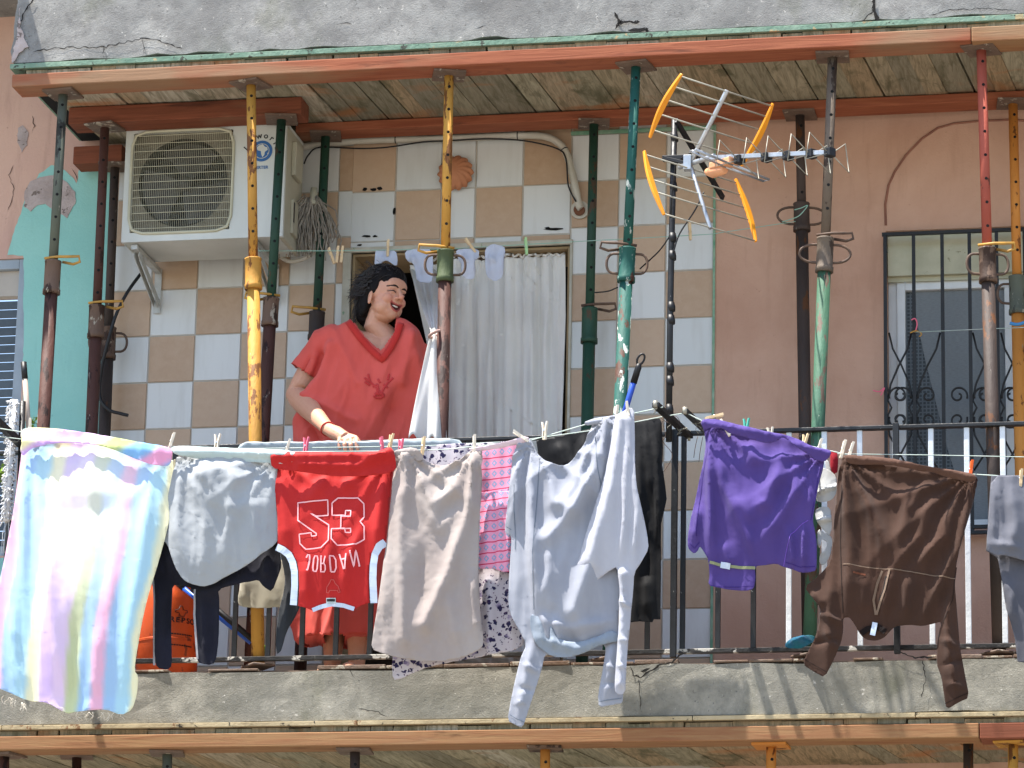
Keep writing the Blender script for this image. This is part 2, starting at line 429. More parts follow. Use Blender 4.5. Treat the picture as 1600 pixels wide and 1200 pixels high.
mb = MB(); crack(mb, [(48,182),(56,196),(50,208)], .0165, .0015, 2); crack(mb, [(20,258),(14,270),(22,300),(12,330)], .0165, .0012, 2); crack(mb, [(112,262),(118,272),(121,284)], .013, .002, 1)
crack(mb, [(140,660),(150,640),(146,700)], .013, .0012, 2); mb.build('crack', T_hole, nb)
M_wfr = mat('window_frame_grey', '98a3ab', '87929b', 6, .5); M_blind = mat('grey_blind', '4f5a62', '434d55', 8, .6)
def window(par, x0, x1, z0, z1, y, slat=True, mesh=False):
    w = MB(); fw_ = .045
    w.box((x0, y+.03, z0), (x0+fw_, y+.09, z1)).box((x1-fw_, y+.03, z0), (x1, y+.09, z1)).box((x0+fw_, y+.03, z1-fw_), (x1-fw_, y+.09, z1)).box((x0+fw_, y+.03, z0), (x1-fw_, y+.09, z0+fw_))
    return w
w = window(nb, h[0], h[1], h[2], h[3], 0)
wo = w.build('window', M_wfr, nb, .003)
mb = MB(); z = h[2]+.046
while z < h[3]-.18:
    mb.bar((h[0]+.046, .085, z+.018), (h[1]-.046, .085, z+.018), .012, .034); z += .040
mb.build('blind', M_blind, wo)
mb = MB(); mb.box((h[0]+.046, .06, h[3]-.16), (h[1]-.046, .12, h[3]-.046)); mb.build('blind_box', mat('blind_box', 'a49c92', 'b0a89c', 6, .6), wo)
# ---- right window
M_wf2 = mat('window_frame_white', 'd6d9d9', 'c8cccc', 6, .45)
w = MB(); y = .06
zt = P(1450, 440, .06).z
xa = P(1402, 600, .06).x; xb = xa+1.0
w.box((xa, y, wz0), (xa+.035, y+.05, zt)); w.box((xa+.035, y, zt-.035), (wx1-.002, y+.05, zt)); w.box((P(1571, 600, .06).x, y+.004, wz0), (P(1590, 600, .06).x+.01, y+.054, zt-.035)); w.box((xa+.035, y, wz0), (wx1-.002, y+.05, wz0+.05))
w.box((wx0, y+.012, wz0), (xa, y+.052, wz1))
wo2 = w.build('window', M_wf2, bld, .003)
mb = MB(); z0 = P(1450, 427, .0).z; n = 11; dxs = (wx1-wx0-.004)/n
for k in range(n):
    xx = wx0+.002+k*dxs
    mb.box((xx+.002, .02, z0), (xx+dxs-.002, .05, wz1-.004))
mb.box((wx0+.002, .045, z0-.02), (wx1-.002, .058, wz1-.004))
mb.build('blind_box', mat('cream_slats', 'b9b69c', 'a8a68c', 8, .6, spots=('8a866c', 14, .64)), wo2)
tmesh = NT('insect_screen'); v = tmesh.coord('Object', (1, 1, 1))
br = tmesh.n('ShaderNodeTexBrick'); br.offset = 0; br.inputs['Scale'].default_value = 1; br.inputs['Brick Width'].default_value = .016; br.inputs['Row Height'].default_value = .016; br.inputs['Mortar Size'].default_value = .003
br.inputs['Color1'].default_value = lin('343a3e'); br.inputs['Color2'].default_value = lin('3c4246'); br.inputs['Mortar'].default_value = lin('5c6367')
sx = tmesh.n('ShaderNodeSeparateXYZ'); cx_ = tmesh.n('ShaderNodeCombineXYZ'); tmesh.l(v, sx.inputs[0]); tmesh.l(sx.outputs[0], cx_.inputs[0]); tmesh.l(sx.outputs[2], cx_.inputs[1]); tmesh.l(cx_.outputs[0], br.inputs[0])
tmesh.set(br.outputs[0], .55, 0, .25)
mb = MB(); mb.box((xa+.035, y+.03, wz0+.05), (wx1-.002, y+.036, zt-.035)); mb.build('pane', tmesh.m, wo2)
# pale curtain edge seen through the screen: a diagonal hanging fold
def Pw(a, b): return P(a, b, .082)
mb = MB(); mb.face([Pw(1428,452),(Pw(1590,452)),Pw(1590,860),Pw(1530,860),Pw(1480,700),Pw(1445,560),Pw(1432,500)]); mb.build('net_curtain', mat('net_curtain', '6a7073', '7a8083', 60, .8, stretch=(1,1,8)), wo2)
# grille
mb = MB(); yg = -.05
gx0 = P(1384, 600, yg).x; gzt = P(1450, 364, yg).z; gzb = wz0-.03
for i, q in enumerate((1384, 1429, 1474, 1517, 1560, 1604, 1648, 1692)):
    xx = P(q, 600, yg).x; mb.box((xx-.007, yg-.007, gzb), (xx+.007, yg+.007, gzt-.0075))
for zz in (gzt, gzb, P(1450, 825, yg).z): mb.box((gx0-.012, yg-.009, zz-.007), (P(1695, 600, yg).x, yg+.009, zz+.007))
for zz in (gzt-.05, gzb+.1, P(1450, 600, yg).z):
    mb.box((gx0-.004, yg+.004, zz-.006), (gx0+.004, .03, zz+.006))
def scroll(cx, cy, s, sx=1, sy=1):   # spiral plus tail, in photo px about a baluster joint
    pts = []
    for k in range(34):
        a = k/33*2*math.pi*1.5; r = (3+13*k/33)*s
        pts.append((cx+sx*r*math.cos(a), cy+sy*r*math.sin(a)))
    return pts
for base in (1429, 1474-0, 1560, 1604):
    pass
for (bx, sgn) in ((1384, 1), (1429, -1), (1429, 1), (1517, -1), (1517, 1), (1560, -1), (1560, 1), (1604, -1)):
    # upper and lower C scrolls with long tails to the bar
    for sy, cy in ((1, 618), (-1, 656)):
        cx = bx+sgn*20; pts = []
        for k in range(30):
            a = -math.pi*.4+k/29*2*math.pi*1.25; r = 3+12.0*k/29
            pts.append((cx-sgn*r*math.cos(a), cy+sy*r*math.sin(a)))
        ex, ey = pts[-1]
        top = cy-sy*88 if sy > 0 else cy+70
        pts += [(bx+sgn*4, cy-sy*10), (bx+sgn*9, cy-sy*32), (bx+sgn*26, cy-sy*60), (bx+sgn*40, cy-sy*88)] if False else []
        mb.tube([P(a_, b_, yg) for a_, b_ in pts], .0045, 6)
    if sgn > 0 or bx in (1429, 1560, 1604):
        tail = [(bx+sgn*40, 520), (bx+sgn*34, 545), (bx+sgn*20, 572), (bx+sgn*8, 600), (bx+sgn*3, 625), (bx+sgn*9, 637), (bx+sgn*3, 650), (bx+sgn*6, 680), (bx+sgn*22, 710), (bx+sgn*38, 735)]
        mb.tube([P(a_, b_, yg+.002) for a_, b_ in tail], .0045, 6)
mb.build('window_grille', M_iron, bld)
# ---- slabs
mb = MB(); mb.box((nx0, -1.2, zc_up+.62), (xL_slab-.12, .019, zc_up+.86)); mb.build('balcony_slab', M_conc, nb)  # added unseen slab, blocks the sun from the left wall
mb = MB()
zt_ = zc_up+.42
mb.box((xL_slab, FY, zc_up+.03), (6.5, -.005, zt_))
mb.box((xL_slab+.03, FY-.012, zt_), (6.5, -.005, zt_+.05))
us = mb.build('balcony_slab', M_conc, bld)
bm = bmesh.new(); bm.from_mesh(us.data)
for k in range(120): bmesh.ops.bisect_plane(bm, geom=bm.verts[:]+bm.edges[:]+bm.faces[:], plane_co=(xL_slab+.03+k*.06, 0, 0), plane_no=(1,0,0))
for z in range(1, 8): bmesh.ops.bisect_plane(bm, geom=bm.verts[:]+bm.edges[:]+bm.faces[:], plane_co=(0, 0, zc_up+.03+z*.055), plane_no=(0,0,1))
for v in bm.verts:
    if v.co.y < FY+.02:
        v.co.y += noise.fractal(v.co*3.3, 1, 2, 5)*.006
        if abs(v.co.z-zc_up-.03) < .01: v.co.z += max(0, noise.noise(v.co*7))*.022+.002
        if v.co.x < xL_slab+.08: v.co.x += noise.noise(v.co*14)*.02
bm.to_mesh(us.data); bm.free()
mb = MB()
Yc = FY-.0065
for c, w_ in (([(52,81),(85,75),(165,73),(190,67),(222,60),(260,66),(285,76)], .0022), ([(163,72),(160,84)], .003), ([(30,40),(36,25),(45,8),(55,-5)], .003), ([(38,62),(46,78)], .004),
              ([(960,20),(968,35),(1000,34)], .008), ([(963,45),(972,30)], .007), ([(980,48),(1012,46),(1010,52),(985,52)], .006), ([(1366,-5),(1366,18),(1372,34)], .008), ([(1366,16),(1350,30),(1343,38)], .004), ([(1450,25),(1480,16),(1540,13),(1590,16)], .0015), ([(525,38),(540,34),(550,38)], .002), ([(740,45),(760,40)], .0015), ([(223,60),(225,85)], .0015)):
    crack(mb, c, Yc, w_, 1.6)
mb.build('crack', mat('crack_dark', '1c1a18', rough=1), us)
poly_patch([(30,10),(26,60),(18,90),(19,98),(30,84),(44,72),(38,60),(32,40)], FY-.012, M_plaster, 'flaked_corner', us, 1.5, 5, .004)
mb = MB()
mb.box((xL_slab-.005, FY-.012, zc_up+.004), (6.5, FY+.08, zc_up+.026))
mb.box((xL_slab-.002, FY+.0805, zc_up+.006), (xL_slab+.07, -.01, zc_up+.028))
gs = mb.build('drip_edge', M_green, bld, .002)
# planks under the upper slab
def planks(name, z, x0, x1, y0, y1, skew, seed, hidden=.02):
    r = random.Random(seed); mb = MB(); tl = mb.bm.faces.layers.float.new('tone'); x = x0
    while x < x1:
        w = r.choice((.085, .09, .11, .13, .15, .19)); g = r.choice((.002, .002, .003, .009)); n0 = len(mb.bm.faces)
        dz = r.uniform(-.004, .004); a = x+g; b = x+w; tn = r.random()
        v = []
        for (yy, s) in ((y0, 0), (y1, skew)):
            for xx in (a, b):
                for zz in (z+dz, z+dz+.02): v.append(mb.bm.verts.new((xx+s+r.uniform(-.002, .002), yy, zz+r.uniform(-.001, .001))))
        for q in ((0,1,3,2),(4,6,7,5),(0,2,6,4),(1,5,7,3),(0,4,5,1),(2,3,7,6)):
            f = mb.bm.faces.new([v[i] for i in q]); f[tl] = tn
        x += w
    return mb.build(name, M_plank, bld)
planks('plank_ceiling', zc_up-.018, xL_slab+.06, 6.4, FY+.01, -.02, .07, 3)
mb = MB(); mb.box((xL_slab+.01, FY+.085, zc_up+.004), (6.4, -.012, zc_up+.0295)); mb.build('slab_soffit', T_hole, bld)
# lower slab
xl2 = P(-420, 1080, FY).x
mb = MB(); mb.box((xl2, FY, zl_bot+.018), (6.5, -.006, -.028))
ls = mb.build('balcony_slab', M_conc2, bld)
bm = bmesh.new(); bm.from_mesh(ls.data)
for k in range(110): bmesh.ops.bisect_plane(bm, geom=bm.verts[:]+bm.edges[:]+bm.faces[:], plane_co=(xl2+.03+k*.08, 0, 0), plane_no=(1,0,0))
for z in range(1, 5): bmesh.ops.bisect_plane(bm, geom=bm.verts[:]+bm.edges[:]+bm.faces[:], plane_co=(0, 0, zl_bot+.018+z*.045), plane_no=(0,0,1))
for v in bm.verts:
    if v.co.y < FY+.02:
        v.co.y += noise.fractal(v.co*3.1, 1, 2, 5)*.009
        if v.co.z > -.04: v.co.z += noise.noise(v.co*6)*.008-.004
        else: v.co.z += max(0, noise.noise(v.co*8))*.008
bm.to_mesh(ls.data); bm.free()
mb = MB(); Yc = FY-.0065
for c, w_ in (([(985,1042),(990,1055),(1000,1058),(1030,1040),(1050,1036),(1062,1024),(1080,1018)], .0035), ([(998,1058),(1000,1080),(1001,1110)], .0015), ([(1390,1010),(1410,1020),(1430,1028),(1460,1026)], .0035), ([(1442,1030),(1446,1060),(1440,1090)], .0015), ([(1000,1050),(1016,1044)], .006), ([(560,1108),(590,1112),(605,1120)], .0015), ([(545,1045),(555,1060)], .0012)):
    crack(mb, c, Yc, w_, 1.5)
mb.build('crack', bpy.data.materials['crack_dark'], ls)
# red brick/tile edge of the floor, broken in pieces
mb = MB(); x = xl2; r = random.Random(5)
while x < 6.4:
    w_ = r.uniform(.1, .3)
    if r.random() < .85: mb.box((x, FY+.001-r.uniform(0, .006), -.027), (x+w_-.004, FY+.12, -.010-r.uniform(0, .009)))
    x += w_
mb.build('floor_tile_edge', mat('terracotta_edge', '75655a', '66503f', 9, .9, .5, 60, spots=('a39a8a', 18, .56)), bld, .003)
mb = MB(); mb.box((xl2, FY+.121, -.0275), (6.4, -.005, -.006)); mb.build('balcony_floor', mat('floor_tiles', '8a7464', '77655a', 5, .7), bld)
mb = MB(); x = xl2
while x < 6.4:
    w_ = r.uniform(.7, 1.6); mb.box((x, FY-.014-r.uniform(0, .006), zl_bot-.004), (x+w_-.003, FY+.1, zl_bot+.015-r.uniform(0, .003))); x += w_
mb.build('drip_edge', M_cream, bld, .002)
planks('plank_ceiling', zl_bot-.026, xl2+.03, 6.4, FY+.01, -.02, .16, 11)
mb = MB(); mb.box((xl2, FY+.105, zl_bot-.0035), (6.4, -.012, zl_bot+.017)); mb.build('slab_soffit', T_hole, bld)
# ground
g = MB(); g.face([(-600,-400,-5.3),(600,-400,-5.3),(600,300,-5.3),(-600,300,-5.3)])
tag(g.build('ground', mat('street_paving', '8a847a', '77726a', .8, .9, .3, 20)), kind='structure')
# ------------------------------------------------------------------ beams
def beam(x0, x1, y0, y1, z0, z1, m, label):
    mb = MB(); mb.box((x0, y0, z0), (x1, y1, z1)); o = mb.build('timber_beam', m, None, .004); tag(o, label, 'timber beam'); return o
zb1 = zc_up-.0235
xj = P(1519, 80, FY).x
beam(xL_slab+.01, xj-.003, FY-.02, FY+.12, zb1-.055, zb1, M_beam, 'long orange timber beam under the front edge of the upper balcony')
beam(xj, 6.3, FY-.024, FY+.116, zb1-.062, zb1, M_beam3, 'paler timber beam butted on at the right under the upper balcony edge')
Yi = PZ(900, 173, zb1).y
xm = P(476, 185, Yi).x
beam(xm-.04, 6.3, Yi, Yi+.12, zb1-.040, zb1, M_beam, 'rear orange timber beam running over the door along the upper balcony ceiling')
Yi2 = PZ(112, 170, zb1).y
beam(P(110, 170, Yi2).x, P(473, 160, Yi2).x, Yi2-.02, Yi2+.11, zb1-.075, zb1, M_beam2, 'short brown timber beam over the air conditioner')
Yi3 = -.14
beam(P(116, 208, Yi3).x, P(192, 208, Yi3).x, Yi3, Yi3+.12, zb1-.12, zb1-.04, M_beam2, 'dark timber block against the wall left of the air conditioner')
zb2 = zl_bot-.030
xj2 = P(1531, 1130, FY).x
beam(xl2+.02, xj2-.003, FY-.02, FY+.12, zb2-.055, zb2, M_beam3, 'long pale and orange timber beam under the front edge of the lower slab')
beam(xj2, 6.3, FY-.018, FY+.122, zb2-.06, zb2, M_beam2, 'timber beam butted on at the right end under the lower slab')
# ------------------------------------------------------------------ props
def prop(top, mid, low, Y, zt, colr, cu, cl, cc, label, group='rows of steel props', floor=0.0, loop='D', hook=True, holes=True, ruf=.0195, rlo=.0265, plate=M_metal_grey, sleeve=.14, loopm=None):
    A = P(top[0], top[1], Y); A.z = zt; B = P(low[0], low[1], Y)
    d = (B-A)/(A.z-B.z); foot = A + d*(A.z-floor); foot.y = Y
    J = P(mid[0], mid[1], Y); J = A + d*(A.z-J.z)
    t = empty('steel_prop', foot, label, 'steel prop', group)
    ax = (A-foot).normalized()
    mb = MB()
    pz = A.z; a = .075; c = A.copy(); ang = rnd.uniform(-.3, .3)
    q = [Vector((math.cos(ang+k*math.pi/2+math.pi/4), math.sin(ang+k*math.pi/2+math.pi/4), 0))*a*1.25 for k in range(4)]
    lo = [mb.bm.verts.new(c+v+Vector((0, 0, -.009+rnd.uniform(-.002, .001)))) for v in q]; hi = [mb.bm.verts.new(c+v+Vector((0, 0, -.001))) for v in q]
    mb.bm.faces.new(lo[::-1]); mb.bm.faces.new(hi)
    for k in range(4): mb.bm.faces.new((lo[k], lo[(k+1)%4], hi[(k+1)%4], hi[k]))
    mb.build('top_plate', plate, t)
    mb = MB(); mb.tube([A-ax*.009, J-ax*.02], ruf, 18)
    if holes:
        mb.mat(1); L = (A-J).length; s = .06; v = Vector((.30, -.95, 0)).normalized()
        while s < L-.03:
            p = A-ax*s; mb.tube([p+v*(ruf-.004), p+v*(ruf+.0006)], .0062, 10); s += .098
    mb.build('inner_tube', [cu, T_hole], t)
    mb = MB(); mb.tube([J-ax*sleeve, foot+ax*.009], rlo, 18); mb.build('outer_tube', cl, t)
    mb = MB(); mb.tube([foot, foot+ax*.009], .07, 4); mb.build('base_plate', plate, t)
    mb = MB(); mb.tube([J, J-ax*.006, J-ax*.008, J-ax*(sleeve-.012), J-ax*(sleeve-.008), J-ax*(sleeve+.012)], [.035, .035, rlo+.007, rlo+.007, rlo+.010, rlo+.010], 18)
    mb.build('collar', cc, t)
    side = Vector((math.cos(.2), math.sin(.2), 0))
    if loop:
        for s in (-1, 1):
            mb = MB(); c = J-ax*sleeve*.5; pts = []
            for k in range(13):
                a = -math.pi/2+math.pi*k/12
                ex = .055 if loop == 'D' else .075
                pts.append(c+side*s*(rlo+ex*(abs(math.cos(a))**(.45 if loop == 'D' else .8)))+ax*.042*math.sin(a)*(1 if loop == 'D' else .9))
            pts = [c+side*s*rlo*.8-ax*.042]+pts+[c+side*s*rlo*.8+ax*.042]
            mb.tube(pts, .0055, 7); mb.build('handle', loopm or T_wire, t)
    if hook:
        mb = MB(); c = J+ax*.012; s = -1 if hook == 'L' else 1
        pts = [c+side*(-s)*.035, c+side*s*.03+Vector((0,-.03,0)), c+side*s*.07+Vector((0,-.02,.004)), c+side*s*.105+Vector((0,0,.012)), c+side*s*.11+Vector((0,0,-.012)), c+side*s*.08+Vector((0,.01,-.02)), c+side*s*.03+Vector((0,.03,-.006))]
        mb.tube(pts, .006, 7); mb.build('pin', hook_m[0], t)
    return t
hook_m = [T_ywire]
zp1 = zb1-.0555; zp2 = zb1-.0405; zp3 = zb1-.0755
Yf = -.87
prop((100,122), (90,408), (68,664), Yf, zp1, 0, T_gry, T_brn, T_rust, 'grey and brown steel prop in front of the turquoise wall, leftmost front one', loop=None, hook='R', sleeve=.13)
prop((393,112), (397,404), (399,690), Yf, zp1, 0, T_yel, T_yel, T_yel, 'yellow steel prop in front of the air conditioner', loop=None, hook=None, sleeve=.12)
prop((702,102), (694,392), (690,690), Yf, zp1, 0, T_yel, T_brn, T_olive, 'yellow steel prop with a brown foot and olive collar in front of the door', loop='D', hook='L', sleeve=.12)
hook_m[0] = T_wire
prop((994,90), (979,388), (969,640), Yf, zp1, 0, T_teal, T_teal, T_teal, 'turquoise steel prop with white flaking paint beside the antenna', loop='D', hook='L', sleeve=.13)
prop((1301,74), (1291,372), (1278,672), Yf, zp1, 0, T_grb, T_grn2, T_grb, 'grey brown steel prop with a pale green lower tube right of the antenna tip', loop='O', hook='R', sleeve=.13, holes=True)
hook_m[0] = T_ywire
prop((1533,66), (1540,388), (1553,740), Yf, zp1, 0, T_pnk, T_dkb, T_rust, 'pinkish red steel prop with a brown lower tube in front of the barred window', loop='D', hook='R', sleeve=.13)
Yb2 = Yi2+.03; Yb = Yi+.05
prop((164,196), (153,478), (143,676), Yb2, zp3, 0, T_brn, T_brn, T_rust, 'red brown steel prop just left of the air conditioner', loop=None, hook='R', sleeve=.13)
hook_m[0] = T_wire
prop((181,232), (172,512), (163,680), Yi3+.05, zb1-.1205, 0, T_dkb, T_dkb, T_rust, 'dark steel prop close against the wall behind the red brown prop', loop='D', hook=None, sleeve=.13)
hook_m[0] = T_ywire
prop((440,182), (424,466), (411,690), Yb2, zp3, 0, T_grn, T_brn, T_rust, 'green steel prop crossing the air conditioner with a rusty brown foot', loop=None, hook='L', sleeve=.11)
prop((509,210), (494,488), (486,690), Yb, zp2, 0, T_grn, T_brn, T_dkb, 'dark green steel prop between the hanging mop and the woman', loop=None, hook='L', sleeve=.11)
hook_m[0] = T_wire
prop((928,198), (921,482), (917,690), Yb, zp2, 0, T_grn, T_grn, T_grn, 'dark green steel prop at the right side of the doorway', loop=None, hook='R', sleeve=.14)
prop((1250,188), (1251,318), (1258,680), Yb, zp2, 0, T_dkb, T_dkb, T_dkb, 'dark brown steel prop against the salmon wall behind the antenna tip', loop='O', hook=None, sleeve=.11)
prop((1583,176), (1590,432), (1596,740), Yb-.02, zp2, 0, T_org, T_org, T_gry, 'orange steel prop at the right edge of the picture', loop='D', hook=None, sleeve=.15)
g2 = 'steel props holding up the lower slab'
zq = zb2-.0555
for i, (xx, m1, pl, lb) in enumerate(((8, T_brn, M_metal_grey, 'brown prop head at the left edge under the lower slab'), (262, T_gry, M_metal_grey, 'grey prop head under the lower slab below the pastel towel'), (555, T_dkb, M_metal_grey, 'dark prop head under the lower slab below the red jersey'),
        (852, T_org, T_rust, 'orange prop head under the lower slab below the grey sweatshirt'), (1205, T_org, T_org, 'orange prop head with a yellow plate under the lower slab below the purple sweatshirt'), (1583, T_yel, T_yel, 'yellow prop head at the right edge under the lower slab'))):
    prop((xx, 1160), (xx, 1500), (xx-1, 1560), Yf, zq-(.005 if xx == 1583 else 0), 0, m1, m1, T_rust, lb, g2, floor=-2.45, loop=None, hook=None, plate=pl)
Ybb = PZ(120, 1178, zb2).y
prop((120,1180), (120,1500), (120,1560), Ybb+.03, zb2-.001, 0, T_brn, T_brn, T_rust, 'brown prop head set back under the lower slab at the left', g2, floor=-2.45, loop=None, hook=None)
prop((1513,1150), (1513,1500), (1513,1560), -.7, zb2-.001, 0, T_dkb, T_dkb, T_rust, 'dark prop head set back under the lower slab at the right', g2, floor=-2.45, loop=None, hook=None)
# lower street level ceiling stop: floor the props stand on
mb = MB(); mb.box((xl2, -2.2, -2.6), (6.5, -.006, -2.451)); mb.build('porch_floor', M_conc2, bld)
# ------------------------------------------------------------------ railing
zr = P(1400, 668, -.9).z
rl = empty('balcony_railing', (P(800, 1000, -.9).x, -.9, 0), 'black iron balcony railing with white chipped bars at its right end', 'railing')
mb = MB(); xr0 = P(-300, 700, -.9).x
mb.box((xr0, -.915, zr-.008), (6.2, -.885, zr+.008)); mb.build('top_rail', M_black, rl, .003)
mb = MB(); zbt = .028
mb.box((xr0, -.912, zbt-.009), (6.2, -.888, zbt+.009)); mb.build('bottom_rail', mat('chipped_rail', '1a1918', '2b2826', 10, .6, .4, 50, spots=('b8b4aa', 10, .55), stretch=(1,1,1)), rl, .002)
x0 = P(1288, 690, -.9).x; sp = P(1343.3, 690, -.9).x - x0
bb = None; wb = None
for k in range(-26, 12):
    x = x0+k*sp; white = x > P(1200, 690, -.9).x
    src = wb if white else bb
    if src is None:
        mb = MB(); mb.box((-.0105, -.006, zbt+.0095), (.0105, .006, zr-.0085)); o = mb.build('baluster', M_white_iron if white else M_black, rl, .002)
        o.location = (0, 0, 0)
        if white: wb = o; o['label'] = 'white chipped iron bar'
        else: bb = o
    else:
        o = src.copy(); col.objects.link(o)
    o.matrix_parent_inverse = Matrix.Translation(rl.location).inverted(); o.location = (x, -.9, 0)
for q in (1055, 1400): mb = MB(); xx = P(q, 690, -.925).x; mb.box((xx-.012, -.94, 0.0), (xx+.012, -.916, zr+.01)); mb.build('post', M_black, rl, .002)
# ================================================================== cloth
def pt_seg(px, py, a, b):
    vx, vy = b[0]-a[0], b[1]-a[1]; L = vx*vx+vy*vy or 1e-9
    t = max(0, min(1, ((px-a[0])*vx+(py-a[1])*vy)/L))
    return math.hypot(px-a[0]-t*vx, py-a[1]-t*vy), t
def smooth_outline(pts, it=1):
    for _ in range(it):
        q = []
        for i in range(len(pts)):
            a, b = pts[i], pts[(i+1) % len(pts)]
            if math.hypot(b[0]-a[0], b[1]-a[1]) > 9:
                q += [(a[0]*.8+b[0]*.2, a[1]*.8+b[1]*.2), (a[0]*.2+b[0]*.8, a[1]*.2+b[1]*.8)]
            else: q.append(((a[0]+b[0])/2, (a[1]+b[1])/2))
        pts = q
    return pts
class Fold:
    """a sheet hanging at depth Y: ridges are lines on the cloth with a width (px) and a height (m)"""
    def __init__(s, Y, folds=(), wr=.004, seed=0, bulge=0, box=None, vs=(1, .45), tilt=0, fine=.0012, fans=(), pl=None):
        s.fans = fans; s.pl = wr*1.6 if pl is None else pl
        s.Y, s.f, s.wr, s.seed, s.bulge, s.box, s.vs, s.tilt, s.fine = Y, folds, wr, seed, bulge, box, vs, tilt, fine
    def d(s, x, y):
        h = 0
        for fo in s.f:
            pts, w = fo[0], fo[1]; best = 1e9; bt = 0; n = len(pts)-1
            for i in range(n):
                dd, t = pt_seg(x, y, pts[i], pts[i+1])
                if dd < best: best, bt = dd, (i+t)/n
            w1 = w*(fo[3] if len(fo) > 3 else 1)
            ww = (w*(1-bt)+w1*bt)*1.05; amp = fo[2]*1.35
            tp = min(1, .25+bt*3, .25+(1-bt)*3) if len(fo) < 5 else 1
            h += amp*tp*math.exp(-(best/ww)**1.5)
        v = Vector((x/55, y/75, s.seed*3.7)); h += s.wr*1.1*noise.noise(v)
        # long hanging pleats with a crest
        wx = x+16*noise.noise(Vector((x/160, y/110, s.seed*1.3)))*(1 if s.vs[0] <= s.vs[1]*4 else .6)
        n1 = noise.noise(Vector((wx/21, y*s.vs[1]/120, s.seed*2.9))); h += s.pl*(1-min(1, abs(n1)*2.4))**1.6
        n2 = noise.noise(Vector((wx/9+3, y*s.vs[1]/60, s.seed*7.1))); h += s.pl*.2*(1-min(1, abs(n2)*2.4))**1.6
        for (fx, fy, A, k, L, ph) in s.fans:
            dx, dy = x-fx, y-fy; r_ = math.hypot(dx, dy)
            if r_ < L*3.5 and dy > -5:
                th = math.atan2(dx, max(dy, .5)); q = abs(math.sin(k*th*.5+ph)); h += A*(1-q)**1.3*math.exp(-r_/L)*(r_/(r_+14))*1.6
        v = Vector((x/11, y/13, s.seed*5.3)); q = 1-min(1, abs(noise.noise(v))*2.8); h += s.fine*.8*q*q
        if s.box:
            x0, y0, x1, y1 = s.box; u = (x-x0)/(x1-x0); v_ = (y-y0)/(y1-y0)
            h += s.bulge*math.sin(max(0, min(1, u))*math.pi)**.7*math.sin(max(0, min(1, v_))**1.25*math.pi)
            h += s.tilt*max(0, v_)
        return h
    def at(s, x, y, lift=0):
        p = P(x, y, s.Y); p.y -= s.d(x, y)+lift; return p
def sheet(name, outline, fold, m, parent=None, step=5, smooth=1, thick=.003, lift=0, colf=None, extra=None):
    pts = smooth_outline(outline, smooth) if smooth else outline
    bm = bmesh.new()
    f = bm.faces.new([bm.verts.new((x, -y, 0)) for x, y in pts])
    bm.normal_update()
    xs = [p[0] for p in pts]; ys = [p[1] for p in pts]
    bmesh.ops.triangulate(bm, faces=bm.faces[:])
    def cut(co, no):
        bmesh.ops.bisect_plane(bm, geom=bm.verts[:]+bm.edges[:]+bm.faces[:], plane_co=co, plane_no=no, dist=1e-4)
    x = min(xs)+step*.5
    while x < max(xs): cut((x, 0, 0), (1, 0, 0)); x += step
    y = min(ys)+step*.5
    while y < max(ys): cut((0, -y, 0), (0, 1, 0)); y += step
    bmesh.ops.remove_doubles(bm, verts=bm.verts, dist=.05)
    px = [(v.co.x, -v.co.y) for v in bm.verts]
    if colf: cl = bm.verts.layers.float_color.new('pat')
    uvl = bm.loops.layers.uv.new('UVMap')
    for f in bm.faces:
        f.smooth = True
        for l in f.loops: l[uvl].uv = (l.vert.co.x/100, l.vert.co.y/100)
    for v, (a, b) in zip(bm.verts, px):
        if colf: v[cl] = colf(a, b)
        v.co = fold.at(a, b, lift)
    if extra: extra(bm)
    bmesh.ops.recalc_face_normals(bm, faces=bm.faces)
    me = bpy.data.meshes.new(name); bm.to_mesh(me); bm.free(); me.materials.append(m)
    o = bpy.data.objects.new(name, me); col.objects.link(o)
    if parent: o.parent = parent; o.matrix_parent_inverse = Matrix.Translation(parent.location).inverted()
    so = o.modifiers.new('thickness', 'SOLIDIFY'); so.thickness = thick*.6; so.offset = 0
    return o
def garment(name, px, py, Y, label, cat, group='washing on the lines'):
    return empty(name, P(px, py, Y), label, cat, group)
def ribbon(mb, pts, fold, w, lift=.0035, closed=False, sub=3):
    q = []
    n = len(pts); m = n if closed else n-1
    for i in range(m):
        a, b = pts[i], pts[(i+1) % n]; k_ = max(1, int(math.hypot(b[0]-a[0], b[1]-a[1])/sub))
        for k in range(k_): t = k/k_; q.append((a[0]*(1-t)+b[0]*t, a[1]*(1-t)+b[1]*t))
    if not closed: q.append(pts[-1])
    N = len(q)
    L, Rr = [], []
    for i in range(N):
        a = q[i-1] if (i or closed) else q[i]; b = q[(i+1) % N] if (i < N-1 or closed) else q[i]
        dx, dy = b[0]-a[0], b[1]-a[1]; l = math.hypot(dx, dy) or 1; nx, ny = -dy/l*w/2, dx/l*w/2
        L.append(mb.bm.verts.new(fold.at(q[i][0]+nx, q[i][1]+ny, lift))); Rr.append(mb.bm.verts.new(fold.at(q[i][0]-nx, q[i][1]-ny, lift)))
    for i in range(N if closed else N-1):
        j = (i+1) % N; f = mb.bm.faces.new((L[i], L[j], Rr[j], Rr[i])); f.material_index = mb.mi
Y1, Y2, Y3 = -1.30, -1.20, -1.12
